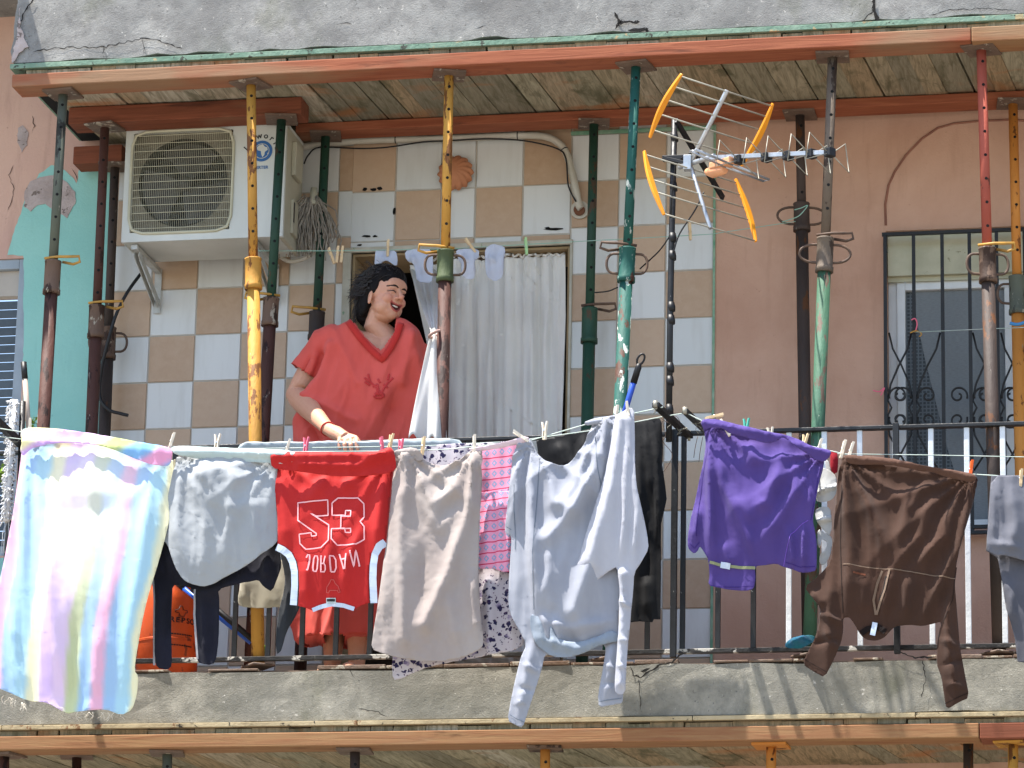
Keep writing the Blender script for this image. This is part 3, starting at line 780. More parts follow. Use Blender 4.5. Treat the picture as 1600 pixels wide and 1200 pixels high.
# ---- pastel striped towel
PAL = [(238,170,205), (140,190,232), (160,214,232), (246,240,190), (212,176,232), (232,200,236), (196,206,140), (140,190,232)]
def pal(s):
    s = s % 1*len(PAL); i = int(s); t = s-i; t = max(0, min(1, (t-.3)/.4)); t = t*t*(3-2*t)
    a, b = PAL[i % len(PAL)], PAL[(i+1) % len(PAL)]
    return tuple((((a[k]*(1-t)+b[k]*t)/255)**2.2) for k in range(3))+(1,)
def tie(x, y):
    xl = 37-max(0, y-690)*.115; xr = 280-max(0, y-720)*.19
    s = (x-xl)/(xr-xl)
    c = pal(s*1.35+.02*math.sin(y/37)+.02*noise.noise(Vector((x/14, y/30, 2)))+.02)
    f = .22+.5*math.exp(-((s-.5)/.28)**2-((y-790)/130)**2)  # sun burnout mixed into the dye as white, strongest in the upper middle
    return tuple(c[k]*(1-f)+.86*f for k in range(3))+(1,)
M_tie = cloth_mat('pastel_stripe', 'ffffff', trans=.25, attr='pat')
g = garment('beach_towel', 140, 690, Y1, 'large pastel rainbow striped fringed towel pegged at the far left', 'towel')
fT = Fold(Y1, [([(60,710),(75,850),(90,1000),(110,1100)], 9, .022, 2.2), ([(48,700),(40,860),(20,1060)], 8, .02, 2), ([(245,735),(225,880),(195,1090)], 10, .02, 2), ([(120,960),(110,1110)], 12, -.02), ([(165,980),(150,1100)], 10, .016), ([(205,760),(185,900),(160,1000)], 16, .012),
    ([(20,960),(40,1090)], 7, .018), ([(150,700),(150,800)], 50, .02)], 0.003, 1, .05, (35,690,280,1090), (1, .22), fans=((45,690,.006,12,90,0),(268,712,.006,12,90,1)), pl=.006)
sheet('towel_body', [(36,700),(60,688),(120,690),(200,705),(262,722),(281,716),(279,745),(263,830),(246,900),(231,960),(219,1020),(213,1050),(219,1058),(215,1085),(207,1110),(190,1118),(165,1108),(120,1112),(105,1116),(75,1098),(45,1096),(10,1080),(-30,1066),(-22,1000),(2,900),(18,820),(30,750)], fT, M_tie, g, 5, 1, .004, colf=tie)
fTf = Fold(Y1-.034, [([(40,690),(270,708)], 10, .01, 1, 1)], .005, 4, fine=.002)
sheet('folded_flap', [(34,672),(50,668),(90,670),(140,677),(200,688),(262,699),(272,704),(268,722),(262,729),(240,727),(215,719),(190,708),(160,698),(120,693),(85,694),(55,700),(44,706),(36,713),(32,704),(36,690)], fTf, M_tie, g, 5, 1, .004, colf=lambda x, y: pal(.42+x/420+y/240))
mb = MB(); r = random.Random(3)
for k in range(30):
    x = r.choice([r.uniform(5, 40), r.uniform(120, 190)]); y = (1086+(x-5)*.4 if x < 60 else 1113); p = fT.at(x, y); pts = [p]
    for j in range(4): p = p+Vector((r.uniform(-.012, .012), r.uniform(-.004, .004), -r.uniform(.003, .012))); pts.append(p)
    mb.tube(pts, .0007, 4)
mb.build('fringe', M_pin_w, g)
# ---- grey t-shirt + black trousers behind it
M_lg = cloth_mat('light_grey_jersey', '9b9fa2', 'a3a7aa', .12)
g = garment('t_shirt', 365, 712, Y1, 'light blue grey t-shirt folded over the line with black trousers below it', 't-shirt')
fG = Fold(Y1, [([(300,740),(400,760)], 34, .05, 1.4), ([(285,745),(280,830),(300,900)], 8, .012), ([(330,800),(318,910)], 10, .014, 1.5), ([(370,790),(352,900)], 9, .013, 1.3), ([(410,770),(392,870)], 12, .012), ([(300,760),(360,800),(425,790)], 14, .01)], .003, 7, .04, (262,715,440,925), (1, .35), 0, .003, ((285,712,.016,16,80,0),(432,716,.016,16,90,1)), .005)
sheet('t_shirt_body', [(276,712),(440,716),(435,725),(433,770),(441,830),(432,852),(412,868),(394,882),(370,896),(350,905),(335,914),(318,918),(296,912),(286,905),(275,887),(262,848),(247,845),(254,810),(266,770),(276,730)], fG, M_lg, g, 4, 1)
fGf = Fold(Y1-.036, [([(275,706),(460,712)], 7, .012, 1, 1), ([(300,717),(450,719)], 3, -.008, 1, 1)], .003, 9, fine=.002)
sheet('folded_flap', [(266,700),(285,697),(330,700),(400,702),(462,705),(463,712),(459,722),(448,726),(430,724),(390,722),(330,719),(290,714),(278,712),(270,708)], fGf, cloth_mat('pale_grey_lining', 'c3cfcb', 'b4c4c2', .15), g, 4, 1)
M_blk = cloth_mat('black_knit', '15151c', '1d1d28', .02)
g = garment('trousers', 330, 850, Y1+.05, 'black trousers hanging behind the light grey t-shirt, legs down to the slab', 'trousers')
fB = Fold(Y1+.045, [([(262,860),(300,920)], 12, .02), ([(300,935),(400,900)], 12, .02), ([(250,915),(249,1040)], 5, .012), ([(262,920),(260,1030)], 4, -.008), ([(318,925),(320,1035)], 5, .012), ([(332,925),(331,1030)], 4, -.008), ([(245,860),(240,900)], 8, .02), ([(420,870),(415,905)], 8, .02)], .005, 11, fine=.0015)
sheet('trouser_body', [(262,750),(430,750),(436,856),(441,884),(438,892),(425,925),(412,917),(404,906),(398,908),(370,916),(344,923),(344,940),(342,1000),(338,1036),(325,1040),(307,1034),(309,1000),(305,960),(304,930),(302,920),(285,916),(270,914),(267,940),(268,1000),(269,1040),(262,1047),(246,1044),(243,1036),(244,970),(241,930),(237,900),(243,870),(248,846),(256,800)], fB, M_blk, g, 4, 1)
mb = MB()
for c in ([(239,895),(242,940),(242,1040)], [(306,922),(304,960),(309,1030)]): ribbon(mb, c, fB, 3.2, .003)
mb.build('side_stripe', cloth_mat('grey_piping', '9a9a9c'), g)
mb = MB(); ribbon(mb, [(311,914),(318,910),(325,911)], fB, 6, .02); mb.build('blue_tag', mat('blue_tag', '2e5ac0', rough=.6), g)
# pale shorts hanging further in
fS = Fold(-.98, [([(385,900),(380,945)], 8, .012), ([(420,900),(425,950)], 9, .012)], .004, 13)
o = sheet('shorts', [(380,880),(440,870),(452,900),(450,930),(444,948),(410,951),(374,948),(372,938),(376,915)], fS, cloth_mat('ecru_cotton', 'b3ac98', 'a59e8b', .15), None, 5, 1)
tag(o, 'ecru shorts hanging inside the railing left of the red jersey', 'shorts', 'washing on the lines')
fJ = Fold(-1.16, [([(455,910),(445,1000)], 6, .015)], .003, 14)
o = sheet('trouser_leg_denim', [(434,850),(470,862),(470,946),(462,964),(448,990),(437,1024),(430,1020),(434,960),(444,925),(446,900)], fJ, cloth_mat('charcoal_denim', '24262a', '2f3236', .02), None, 4, 1)
o.name = 'dark_leggings'; tag(o, 'charcoal leggings hanging behind the red jersey armhole with a pointed end', 'leggings', 'washing on the lines')
# ---- red basketball jersey
M_red = cloth_mat('red_mesh', 'b42422', 'aa1f1e', .06, .6)
g = garment('basketball_jersey', 520, 712, Y1, 'red basketball jersey with white outline number 23 hanging upside down', 'jersey')
fR = Fold(Y1, [([(440,745),(450,860)], 12, .014), ([(600,745),(590,860)], 10, .016), ([(515,745),(480,790)], 9, .016, 1.8), ([(500,750),(560,760),(590,740)], 16, .01), ([(520,830),(515,900)], 7, .010), ([(570,820),(545,880),(540,930)], 8, .012), ([(480,880),(480,940)], 10, .012)], .003, 17, .022, (428,720,615,950), (1, .35), 0, .0008, ((432,712,.014,14,70,0),(610,708,.018,16,90,1)), .004)
body = [(428,722),(470,722),(615,722),(613,740),(609,790),(604,845),(590,855),(582,868),(578,885),(577,905),(578,942),(566,946),(554,952),(540,947),(520,944),(505,948),(490,955),(478,950),(466,947),(469,920),(469,895),(466,880),(458,866),(447,856),(435,852),(436,820),(432,770)]
sheet('jersey_body', body, fR, M_red, g, 4, 0)
fRf = Fold(Y1-.034, [([(430,715),(612,712)], 7, .016, 1, 1), ([(470,727),(560,729),(610,705)], 6, .014, 1, 1)], .004, 19)
sheet('folded_flap', [(424,712),(428,707),(470,707),(540,709),(590,708),(602,704),(608,699),(616,703),(619,718),(619,735),(600,741),(560,745),(520,744),(480,739),(450,735),(425,732)], fRf, M_red, g, 4, 1)
M_trim = cloth_mat('white_trim', 'c6d2e2', 'bccadd', .1)
mb = MB()
ribbon(mb, [(434,856),(444,861),(453,868),(459,880),(462,895),(462,915),(459,946)], fR, 11, .004)
ribbon(mb, [(604,849),(595,856),(588,868),(585,885),(584,905),(585,943)], fR, 11, .004)
ribbon(mb, [(489,954),(505,948),(520,945),(538,947),(554,952)], fR, 6.5, .005)
mb.build('armhole_trim', M_trim, g)
M_print = cloth_mat('pink_white_print', 'eab2b4', 'e8a8ac', .05, .6)
mb = MB()
def Z3(l): return [(400+a/4, 650+b/4) for a, b in l]
two = Z3([(272,552),(460,536),(460,630),(388,636),(352,618),(465,690),(468,790),(418,834),(322,842),(284,806),(280,748),(354,738),(358,760),(388,758),(388,744),(272,662)])
three = Z3([(486,630),(486,556),(522,522),(645,520),(682,556),(684,640),(660,668),(686,700),(686,780),(640,812),(522,820),(486,780),(484,716),(566,712),(570,738),(602,738),(602,712),(542,716),(542,636),(602,636),(602,600),(570,600),(568,630)])
ribbon(mb, two, fR, 1.9, .0042, True, 2); ribbon(mb, three, fR, 1.9, .0042, True, 2)
mb.build('number_print', M_print, g)
# name, flipped top to bottom as the shirt hangs
mb = MB()
LET = {'J': [[(.9,0),(.9,.72),(.7,1),(.3,1),(.1,.78)], [(.62,0),(1,0)]], 'O': [[(.25,0),(.75,0),(.95,.2),(.95,.8),(.75,1),(.25,1),(.05,.8),(.05,.2),(.25,0)]],
 'R': [[(.12,1),(.12,0),(.7,0),(.92,.14),(.92,.38),(.7,.52),(.12,.52)], [(.6,.52),(.92,1)], [(0,1),(.3,1)]], 'D': [[(.12,0),(.65,0),(.95,.25),(.95,.75),(.65,1),(.12,1),(.12,0)]],
 'A': [[(.02,1),(.42,0),(.58,0),(.98,1)], [(.2,.65),(.8,.65)]], 'N': [[(.1,1),(.1,0),(.9,1),(.9,0)], [(0,1),(.24,1)], [(.76,0),(1,0)]]}
for i, (ch, cx, cyb, wd, rot) in enumerate((('J',483,881,7,-.16), ('O',495.5,883,7.5,-.1), ('R',508,884,9,-.03), ('D',523.5,884,10,.03), ('A',540,880,11,.12), ('N',557,875,11,.2))):
    for st in LET[ch]:
        q = []
        for (a, b) in st:
            lx = (a-.5)*wd; ly = (.5-b)*26*.92          # b=0 is the letter's top, hangs lowest
            q.append((cx+lx*math.cos(rot)+ly*math.sin(rot)*1, cyb-(-ly)*math.cos(rot)*1-lx*math.sin(rot)*1))
        ribbon(mb, q, fR, 2.3, .0042, False, 3)
mb.build('name_print', M_print, g)
mb = MB(); ribbon(mb, Z3([(447,1108),(450,1075),(470,1050),(478,1032),(494,1032),(504,1055),(522,1072),(534,1108),(522,1110),(516,1096),(470,1096),(460,1112)]), fR, 1.0, .0042, True, 2); mb.build('emblem_print', cloth_mat('dull_print', 'c4605a'), g)
mb = MB(); ribbon(mb, [(511,940),(526,940)], fR, 9, .006); mb.mat(1); ribbon(mb, [(512,939),(525,939)], fR, 4, .007); mb.build('neck_label', [mat('label_silver', 'a8b4b6', rough=.5), mat('label_black', '15181a')], g)
# ---- beige towel, floral cloth, pink dress
M_bei = cloth_mat('pinkish_beige_terry', 'a89e98', 'a1958f', .15, .95, 500)
g = garment('bath_towel', 690, 715, Y1, 'worn pinkish beige towel sagging between two pegs, right of the red jersey', 'towel')
fW = Fold(Y1, [([(636,715),(628,820),(634,1000)], 10, .026, 1.6, 1), ([(745,715),(738,800),(705,900),(668,980)], 9, .028, 1.3, 1), ([(610,850),(600,980)], 9, .014), ([(655,740),(680,790),(715,770),(738,725)], 10, .02), ([(650,770),(690,830),(730,790)], 10, .012), ([(700,930),(720,1010)], 16, .014), ([(740,900),(748,1000)], 8, .016), ([(660,860),(665,960)], 10, -.012)], .003, 23, .03, (600,705,757,1035), (1, .25), 0, .003, ((640,706,.02,14,110,0),(745,703,.02,14,110,.6)), .006)
sheet('towel_body', [(620,706),(634,703),(648,704),(656,716),(670,724),(688,729),(706,727),(722,720),(734,707),(745,702),(756,704),(754,760),(750,830),(749,900),(752,960),(757,1008),(748,1018),(722,1029),(690,1034),(660,1034),(630,1030),(600,1022),(580,1014),(584,985),(592,945),(600,890),(606,850),(611,800),(617,740)], fW, M_bei, g, 4, 1, .006)
sheet('folded_flap', [(616,706),(640,700),(655,703),(660,710),(664,718),(652,722),(648,716),(640,712),(625,716),(615,716)], Fold(Y1-.022, [([(618,708),(655,705)], 6, .01, 1, 1)], .002, 25), M_bei, g, 4, 1, .006)
def floral(t):
    v = t.coord('UV', (1, 1, 1)); 
    vo = t.n('ShaderNodeTexVoronoi'); vo.inputs['Scale'].default_value = 9
    mx = t.n('ShaderNodeVectorMath', operation='ADD'); nz = t.n('ShaderNodeTexNoise'); nz.inputs['Scale'].default_value = 14; t.l(v, nz.inputs['Vector'])
    ms = t.n('ShaderNodeVectorMath', operation='SCALE'); ms.inputs[3].default_value = .12; t.l(nz.outputs[1], ms.inputs[0]); t.l(v, mx.inputs[0]); t.l(ms.outputs[0], mx.inputs[1]); t.l(mx.outputs[0], vo.inputs['Vector'])
    c = t.mix(t.ramp(vo.outputs['Distance'], [(.30, 1.0), (.36, 0.0)]), lin('c6bec2'), lin('2e2a4c'))
    v2 = t.n('ShaderNodeTexVoronoi'); v2.inputs['Scale'].default_value = 17; t.l(mx.outputs[0], v2.inputs['Vector'])
    c = t.mix(t.ramp(v2.outputs['Distance'], [(.18, 1.0), (.26, 0.0)]), c, lin('5c4460'))
    v3 = t.n('ShaderNodeTexVoronoi'); v3.inputs['Scale'].default_value = 5; t.l(mx.outputs[0], v3.inputs['Vector'])
    return t.mix(t.ramp(v3.outputs['Distance'], [(.16, .7), (.24, 0.0)]), c, lin('8d7f9e'))
M_flo = cloth_mat('floral_print', 'cccccc', trans=.2, colorf=floral)
g = garment('patterned_sheet', 720, 700, Y2, 'white cloth with small dark blue flowers hanging behind the beige towel', 'sheet')
fF = Fold(Y2, [([(770,890),(765,1020)], 8, .02), ([(800,890),(800,1010)], 8, .02), ([(640,1000),(700,1040)], 20, .01), ([(750,900),(740,1020)], 8, -.01)], .006, 27, .02, (610,690,820,1060), (1, .3))
sheet('sheet_body', [(660,697),(700,694),(745,694),(812,688),(816,760),(812,880),(814,950),(822,1005),(803,1018),(786,1020),(745,1029),(700,1036),(655,1048),(628,1060),(614,1063),(613,1030),(628,930),(640,820),(655,740)], fF, M_flo, g, 5, 1)
def pinkp(t):
    v = t.coord('UV', (1, 1, 1)); sx = t.n('ShaderNodeSeparateXYZ'); t.l(v, sx.inputs[0])
    u = t.math('MULTIPLY', sx.outputs[0], 100/11.8); w_ = t.math('MULTIPLY', t.math('ADD', sx.outputs[1], t.math('MULTIPLY', sx.outputs[0], -.12)), 100/16.5)
    fu = t.math('ABSOLUTE', t.math('SUBTRACT', t.math('FRACT', u), .5)); fv0 = t.math('FRACT', w_); fv = t.math('ABSOLUTE', t.math('SUBTRACT', fv0, .5))
    dia = t.math('ADD', fu, t.math('MULTIPLY', fv, 1.15))
    a = t.math('MULTIPLY', t.math('LESS_THAN', dia, .36), t.math('GREATER_THAN', dia, .17))
    l = t.math('LESS_THAN', t.math('SUBTRACT', .5, fv), .055)
    c = t.mix(a, lin('e6a0bc'), lin('8ca8c8'))
    return t.mix(l, c, lin('cf3f63'))
M_pnkc = cloth_mat('pink_diamond_print', 'eeaacc', trans=.2, colorf=pinkp)
g = garment('sundress', 780, 700, Y1+.04, 'pink garment with rows of little blue diamonds hanging beside the beige towel', 'dress')
fP = Fold(Y1+.04, [([(786,770),(780,890)], 5, .014), ([(768,775),(762,885)], 5, .012), ([(755,700),(756,760)], 6, .008), ([(798,760),(794,890)], 5, .012)], .003, 29, 0, None, (1, .3))
sheet('upper_part', [(750,698),(780,697),(812,690),(812,700),(806,730),(802,774),(751,776)], fP, M_pnkc, g, 4, 0)
sheet('lower_part', [(750,770),(802,768),(803,800),(801,850),(797,895),(785,894),(772,889),(745,890),(745,850),(747,810)], fP, M_pnkc, g, 4, 0, lift=.006)
sheet('folded_flap', [(730,702),(760,698),(800,690),(818,683),(828,684),(826,690),(815,694),(800,697),(770,703),(745,706)], Fold(Y1-.012, [([(735,703),(820,686)], 5, .01, 1, 1)], .002, 30), cloth_mat('pale_pink', 'dcc6cc'), g, 4, 1)
# ---- grey sweatshirt
M_gs = cloth_mat('pale_blue_grey_fleece', '9c9fa8', '9497a1', .12)
g = garment('sweatshirt', 900, 700, Y1, 'pale blue grey long sleeved sweatshirt with a deep sag, hanging by both hem corners', 'sweatshirt')
fS = Fold(Y1, [([(848,720),(870,790),(900,800),(930,750),(935,690)], 14, .03, 1), ([(835,720),(836,840),(845,960)], 9, .03, 1.4), ([(950,660),(935,740),(905,800),(862,845)], 9, .03, 1.5, 1), ([(970,665),(962,780),(930,880),(900,960)], 12, .036, 1.5, 1), ([(862,850),(862,900),(850,950)], 9, .022), ([(815,710),(808,780),(798,830)], 7, .02), ([(822,700),(818,820),(830,960)], 7, -.016), ([(850,960),(862,1010)], 6, .02), ([(868,965),(880,1020)], 5, .018), ([(885,965),(900,1010)], 6, -.01), ([(835,1000),(812,1120)], 9, .020), ([(822,1040),(842,1052)], 4, .012), ([(812,1075),(832,1080)], 4, -.010), ([(806,1100),(822,1098)], 3, .008), ([(945,1040),(970,1050)], 4, .010), ([(940,1070),(970,1066)], 4, -.008), ([(858,975),(900,985),(960,970)], 8, .016), ([(960,1000),(946,1100)], 8, .018), ([(890,830),(870,930),(860,960)], 12, .014), ([(925,700),(905,760),(885,790)], 6, .016)], .003, 31, .03, (800,690,990,1010), (1, .4), 0, .001, ((832,692,.02,14,110,0),(952,655,.024,16,150,.8)), .006)
sheet('sweatshirt_body', [(817,688),(829,686),(836,700),(842,712),(852,721),(864,726),(878,730),(886,728),(897,718),(908,704),(918,686),(926,664),(930,658),(950,656),(968,650),(984,642),(992,648),(990,720),(985,800),(972,880),(968,930),(967,985),(970,1005),(966,1020),(972,1055),(974,1085),(973,1099),(955,1102),(936,1106),(935,1085),(943,1045),(948,1015),(941,1004),(930,1006),(915,1015),(905,1022),(890,1026),(872,1025),(858,1024),(852,1022),(846,1050),(836,1080),(826,1110),(817,1138),(806,1133),(793,1126),(798,1095),(806,1060),(814,1030),(824,1008),(820,1000),(800,965),(795,945),(796,900),(798,870),(800,838),(790,834),(789,828),(795,790),(799,750),(801,720),(808,700)], fS, M_gs, g, 4, 1)
sheet('folded_flap', [(912,662),(930,654),(955,651),(966,648),(970,654),(966,662),(950,665),(930,664),(916,666)], Fold(Y1-.022, [([(915,662),(966,655)], 5, .012, 1, 1)], .002, 33), M_gs, g, 3, 1)
sheet('waistband', [(828,960),(845,962),(860,968),(868,990),(880,1003),(905,1004),(935,995),(955,985),(966,990),(968,1002),(950,1006),(935,1010),(915,1020),(890,1028),(862,1026),(838,1008),(829,985)], Fold(Y1-.02, [([(842,965),(850,1005)], 4, .014), ([(858,970),(868,1015)], 4, .014), ([(875,990),(890,1020)], 6, .01), ([(830,995),(900,1015),(965,993)], 7, .012)], .003, 35), cloth_mat('grey_rib', '8a939e', '828c97', .08), g, 4, 1)
mb = MB()
for pts in ([(797,1117),(808,1124),(820,1129)], [(937,1097),(955,1094),(972,1091)], [(792,824),(800,829)], [(846,720),(842,800),(838,880),(836,955)], [(806,760),(806,860)], [(930,664),(940,740),(955,840),(966,900)]): ribbon(mb, pts, fS, 1.2, .003)
mb.build('cuff_stitching', cloth_mat('grey_thread', '737c88'), g)
M_wh = cloth_mat('white_cotton', 'c0c1c8', 'b8b9c2', .25)
g = garment('white_shirt', 985, 660, Y1-.04, 'thin white long sleeved top hanging over the right side of the grey sweatshirt', 'shirt')
fH = Fold(Y1-.035, [([(968,940),(985,950)], 3, .012), ([(966,1000),(984,1004)], 3, .01), ([(964,1040),(980,1046)], 3, .008), ([(972,660),(960,760),(925,880)], 12, .03, 1.5, 1), ([(985,655),(980,800),(968,900)], 7, .02), ([(992,700),(1000,800),(985,900)], 8, .02), ([(975,900),(972,1070)], 7, .022, 1, 1)], .004, 37, .02, (890,650,1010,930), (1, .3))
sheet('shirt_body', [(962,652),(974,645),(984,636),(991,640),(992,660),(994,720),(997,762),(1005,800),(1012,838),(1014,858),(1003,878),(992,897),(990,920),(986,960),(982,1010),(979,1060),(978,1083),(970,1087),(962,1084),(961,1070),(964,1030),(968,985),(969,930),(967,886),(950,896),(925,915),(893,934),(897,905),(908,870),(925,815),(943,760),(956,705)], fH, M_wh, g, 4, 1)
g = garment('black_dress', 990, 665, Y3, 'black garment with torn lace edge hanging behind the grey sweatshirt', 'dress')
fK = Fold(Y3, [([(1010,665),(1018,780)], 6, .016), ([(1000,665),(1000,900)], 6, .014), ([(1026,665),(1030,760),(1030,850)], 5, .018), ([(870,690),(890,740)], 10, .016), ([(915,680),(905,740)], 7, .012), ([(1010,900),(1012,960)], 8, .016)], .003, 39, fine=.001, pl=.008)
sheet('dress_body', [(838,688),(870,682),(915,672),(960,663),(1000,657),(1030,653),(1034,660),(1036,700),(1035,728),(1040,760),(1042,780),(1038,800),(1034,820),(1033,850),(1033,900),(1032,968),(1022,968),(1020,973),(1000,971),(986,973),(980,900),(920,880),(860,830),(846,750)], fK, cloth_mat('black_satin', '0a0a0c', '0f0f12', .02, .6), g, 4, 0)
# ---- purple sweatshirt
M_pur = cloth_mat('purple_jersey', '51407f', '493a76', .06)
g = garment('purple_sweatshirt', 1200, 690, Y1, 'purple sweatshirt pegged by its hem next to the black bracket', 'sweatshirt')
fU = Fold(Y1, [([(1110,680),(1112,800),(1112,880)], 6, .022, 1.5), ([(1120,700),(1132,760),(1170,840),(1180,870)], 8, .024, 1.2), ([(1225,700),(1222,740),(1200,790),(1175,800)], 10, .028, 1.3), ([(1150,780),(1165,800),(1180,822)], 9, .016), ([(1250,720),(1245,770),(1215,820),(1190,850)], 9, .02), ([(1180,690),(1180,730)], 14, .018), ([(1130,850),(1145,885)], 10, .014), ([(1236,830),(1240,890)], 5, .02), ([(1258,820),(1256,890)], 5, .02), ([(1095,790),(1085,850)], 7, .02), ([(1275,720),(1262,810)], 6, .014)], .003, 41, .03, (1100,660,1290,900), (1, .5), 0, .001, ((1112,662,.02,14,100,0),(1284,710,.022,14,100,.5)), .005)
sheet('sweatshirt_body', [(1097,660),(1112,657),(1130,661),(1152,666),(1185,676),(1220,682),(1242,690),(1270,700),(1290,705),(1291,712),(1288,724),(1284,745),(1280,762),(1274,795),(1271,815),(1274,830),(1277,848),(1277,870),(1276,892),(1265,895),(1252,896),(1240,891),(1225,887),(1215,882),(1198,884),(1180,886),(1181,905),(1178,921),(1165,924),(1140,922),(1120,918),(1107,914),(1109,900),(1108,876),(1100,862),(1094,854),(1090,863),(1085,866),(1078,860),(1075,856),(1075,840),(1080,810),(1087,780),(1093,750),(1100,724),(1104,690)], fU, M_pur, g, 4, 1)
sheet('folded_flap', [(1095,660),(1102,655),(1120,656),(1140,661),(1170,668),(1200,676),(1228,680),(1250,688),(1270,700),(1290,703),(1300,706),(1299,714),(1288,722),(1276,720),(1262,710),(1248,702),(1234,690),(1224,684),(1216,689),(1200,693),(1180,689),(1160,682),(1140,678),(1130,671),(1110,669),(1100,673)], Fold(Y1-.038, [([(1100,662),(1220,684)], 6, .014, 1, 1), ([(1240,695),(1296,710)], 7, .014, 1, 1)], .004, 43), M_pur, g, 4, 1)
mb = MB(); ribbon(mb, [(1110,880),(1130,885),(1155,888),(1181,889)], fU, 4.5, .006); mb.mat(1); ribbon(mb, [(1127,884),(1142,887)], fU, 9, .009)
mb.build('neck_tape', [cloth_mat('yellow_tape', '8f9470'), M_trim], g)
mb = MB(); ribbon(mb, [(1225,886),(1232,856),(1238,838),(1252,824),(1264,815)], fU, 1.2, .003); mb.build('seam', cloth_mat('light_purple', '7a58b4'), g)
mb = MB()
for pts in ([(1110,916),(1140,918),(1178,917)], [(1078,850),(1086,858),(1094,848)], [(1228,880),(1252,888),(1274,886)], [(1108,700),(1100,740),(1093,790),(1090,840)], [(1282,735),(1273,790),(1268,815)]): ribbon(mb, pts, fU, 1.1, .003)
mb.build('hem_stitching', cloth_mat('dark_purple', '3a2870'), g)
# ---- white bra and red cloth
M_wh2 = cloth_mat('white_lycra', 'c9c9c6', 'bfc0c0', .15, .6)
g = garment('bra', 1295, 720, Y1+.05, 'white bra hanging between the purple and the brown sweatshirt', 'bra')
for nm, pts, fo in (('cup', [(1284,730),(1296,735),(1307,745),(1308,770),(1300,782),(1284,786),(1275,783),(1279,755)], [([(1290,765),(1292,770)], 16, .035)]), ('cup', [(1273,798),(1284,792),(1297,793),(1300,812),(1300,826),(1296,838),(1286,828),(1276,815)], [([(1287,810),(1289,818)], 13, .03)]),
                    ('strap', [(1289,718),(1294,718),(1299,736),(1296,740),(1291,736)], []), ('back_band', [(1277,825),(1284,830),(1299,838),(1301,848),(1297,870),(1286,886),(1280,880),(1281,868),(1290,860),(1293,848),(1284,842),(1283,856),(1278,858)], [([(1284,846),(1284,870)], 4, .012)])):
    sheet(nm, pts, Fold(Y1+.05, fo, .002, 45), M_wh2, g, 3, 1)
o = sheet('red_cloth', [(1298,704),(1308,706),(1310,720),(1308,742),(1300,739),(1297,728)], Fold(Y1+.03, [([(1303,708),(1302,740)], 4, .01)], .003, 47), cloth_mat('crimson', '98202c'), None, 3, 1)
tag(o, 'scrap of crimson cloth between the purple and brown sweatshirts', 'cloth', 'washing on the lines')
# ---- brown sweatshirt
M_bro = cloth_mat('brown_fleece', '432e24', '3b2920', .04)
g = garment('brown_sweatshirt', 1420, 720, Y1, 'dark brown long sleeved sweatshirt hanging upside down with both sleeves dangling', 'sweatshirt')
fN = Fold(Y1, [([(1322,720),(1330,860),(1325,970)], 9, .02, 1.3), ([(1330,740),(1360,800),(1390,870)], 10, .022, 1.2), ([(1450,755),(1420,800),(1400,880)], 9, .018, 1.3), ([(1465,765),(1440,840),(1395,895)], 8, .018), ([(1500,775),(1480,840),(1430,890)], 8, .02), ([(1515,770),(1500,860),(1440,970)], 9, .024), ([(1400,890),(1380,960)], 8, .02), ([(1420,900),(1415,970)], 7, .018), ([(1345,900),(1350,960)], 12, .012), ([(1300,890),(1295,1040)], 12, .020), ([(1282,960),(1316,975)], 4, .012), ([(1270,1005),(1310,1000)], 4, -.012), ([(1288,985),(1312,1020)], 4, .01), ([(1472,1000),(1500,1015)], 4, .012), ([(1475,1040),(1505,1030)], 4, -.012), ([(1480,1070),(1508,1075)], 4, .01), ([(1270,925),(1290,950)], 8, .016), ([(1480,950),(1485,1020),(1495,1090)], 9, .024), ([(1500,890),(1478,980)], 8, .016)], .003, 51, .03, (1310,720,1520,980), (1, .5), 0, .001, ((1322,715,.02,14,120,0),(1516,742,.024,16,130,.5)), .005)
sheet('sweatshirt_body', [(1316,713),(1351,715),(1402,720),(1450,734),(1501,739),(1529,744),(1524,772),(1512,823),(1502,860),(1495,888),(1493,915),(1496,960),(1500,1010),(1507,1050),(1515,1090),(1497,1099),(1479,1109),(1475,1085),(1472,1061),(1463,1036),(1465,1000),(1472,973),(1462,974),(1443,979),(1420,977),(1400,979),(1392,985),(1384,995),(1372,1001),(1358,1001),(1348,996),(1342,988),(1335,975),(1328,966),(1318,967),(1318,985),(1315,1004),(1303,1032),(1289,1059),(1272,1050),(1254,1038),(1264,1015),(1276,992),(1281,970),(1283,951),(1270,935),(1257,918),(1280,900),(1298,880),(1302,850),(1303,827),(1306,790),(1309,753),(1312,735)], fN, M_bro, g, 4, 1)
sheet('folded_flap', [(1318,711),(1350,713),(1402,718),(1450,731),(1501,737),(1527,743),(1526,751),(1515,754),(1500,750),(1480,746),(1455,738),(1440,737),(1420,732),(1390,727),(1350,727),(1325,725)], Fold(Y1-.034, [([(1325,717),(1440,728),(1520,747)], 5, .012, 1, 1)], .003, 53), cloth_mat('brown_inside', '5a4034', '50382d', .04), g, 4, 1)
mb = MB()
ribbon(mb, [(1318,884),(1360,890),(1410,895),(1455,902),(1494,908)], fN, 1.6, .004)
ribbon(mb, [(1380,895),(1372,915),(1366,940),(1369,962)], fN, 3.5, .006); ribbon(mb, [(1392,893),(1384,925),(1376,945),(1370,962)], fN, 3.5, .006)
mb.mat(1); ribbon(mb, [(1387,904),(1383,925),(1376,942)], fN, 5, .0045)
ribbon(mb, [(1346,991),(1355,984),(1372,980),(1384,988)], fN, 9, .008)
mb.mat(2); ribbon(mb, [(1368,974),(1364,994)], fN, 8, .014)
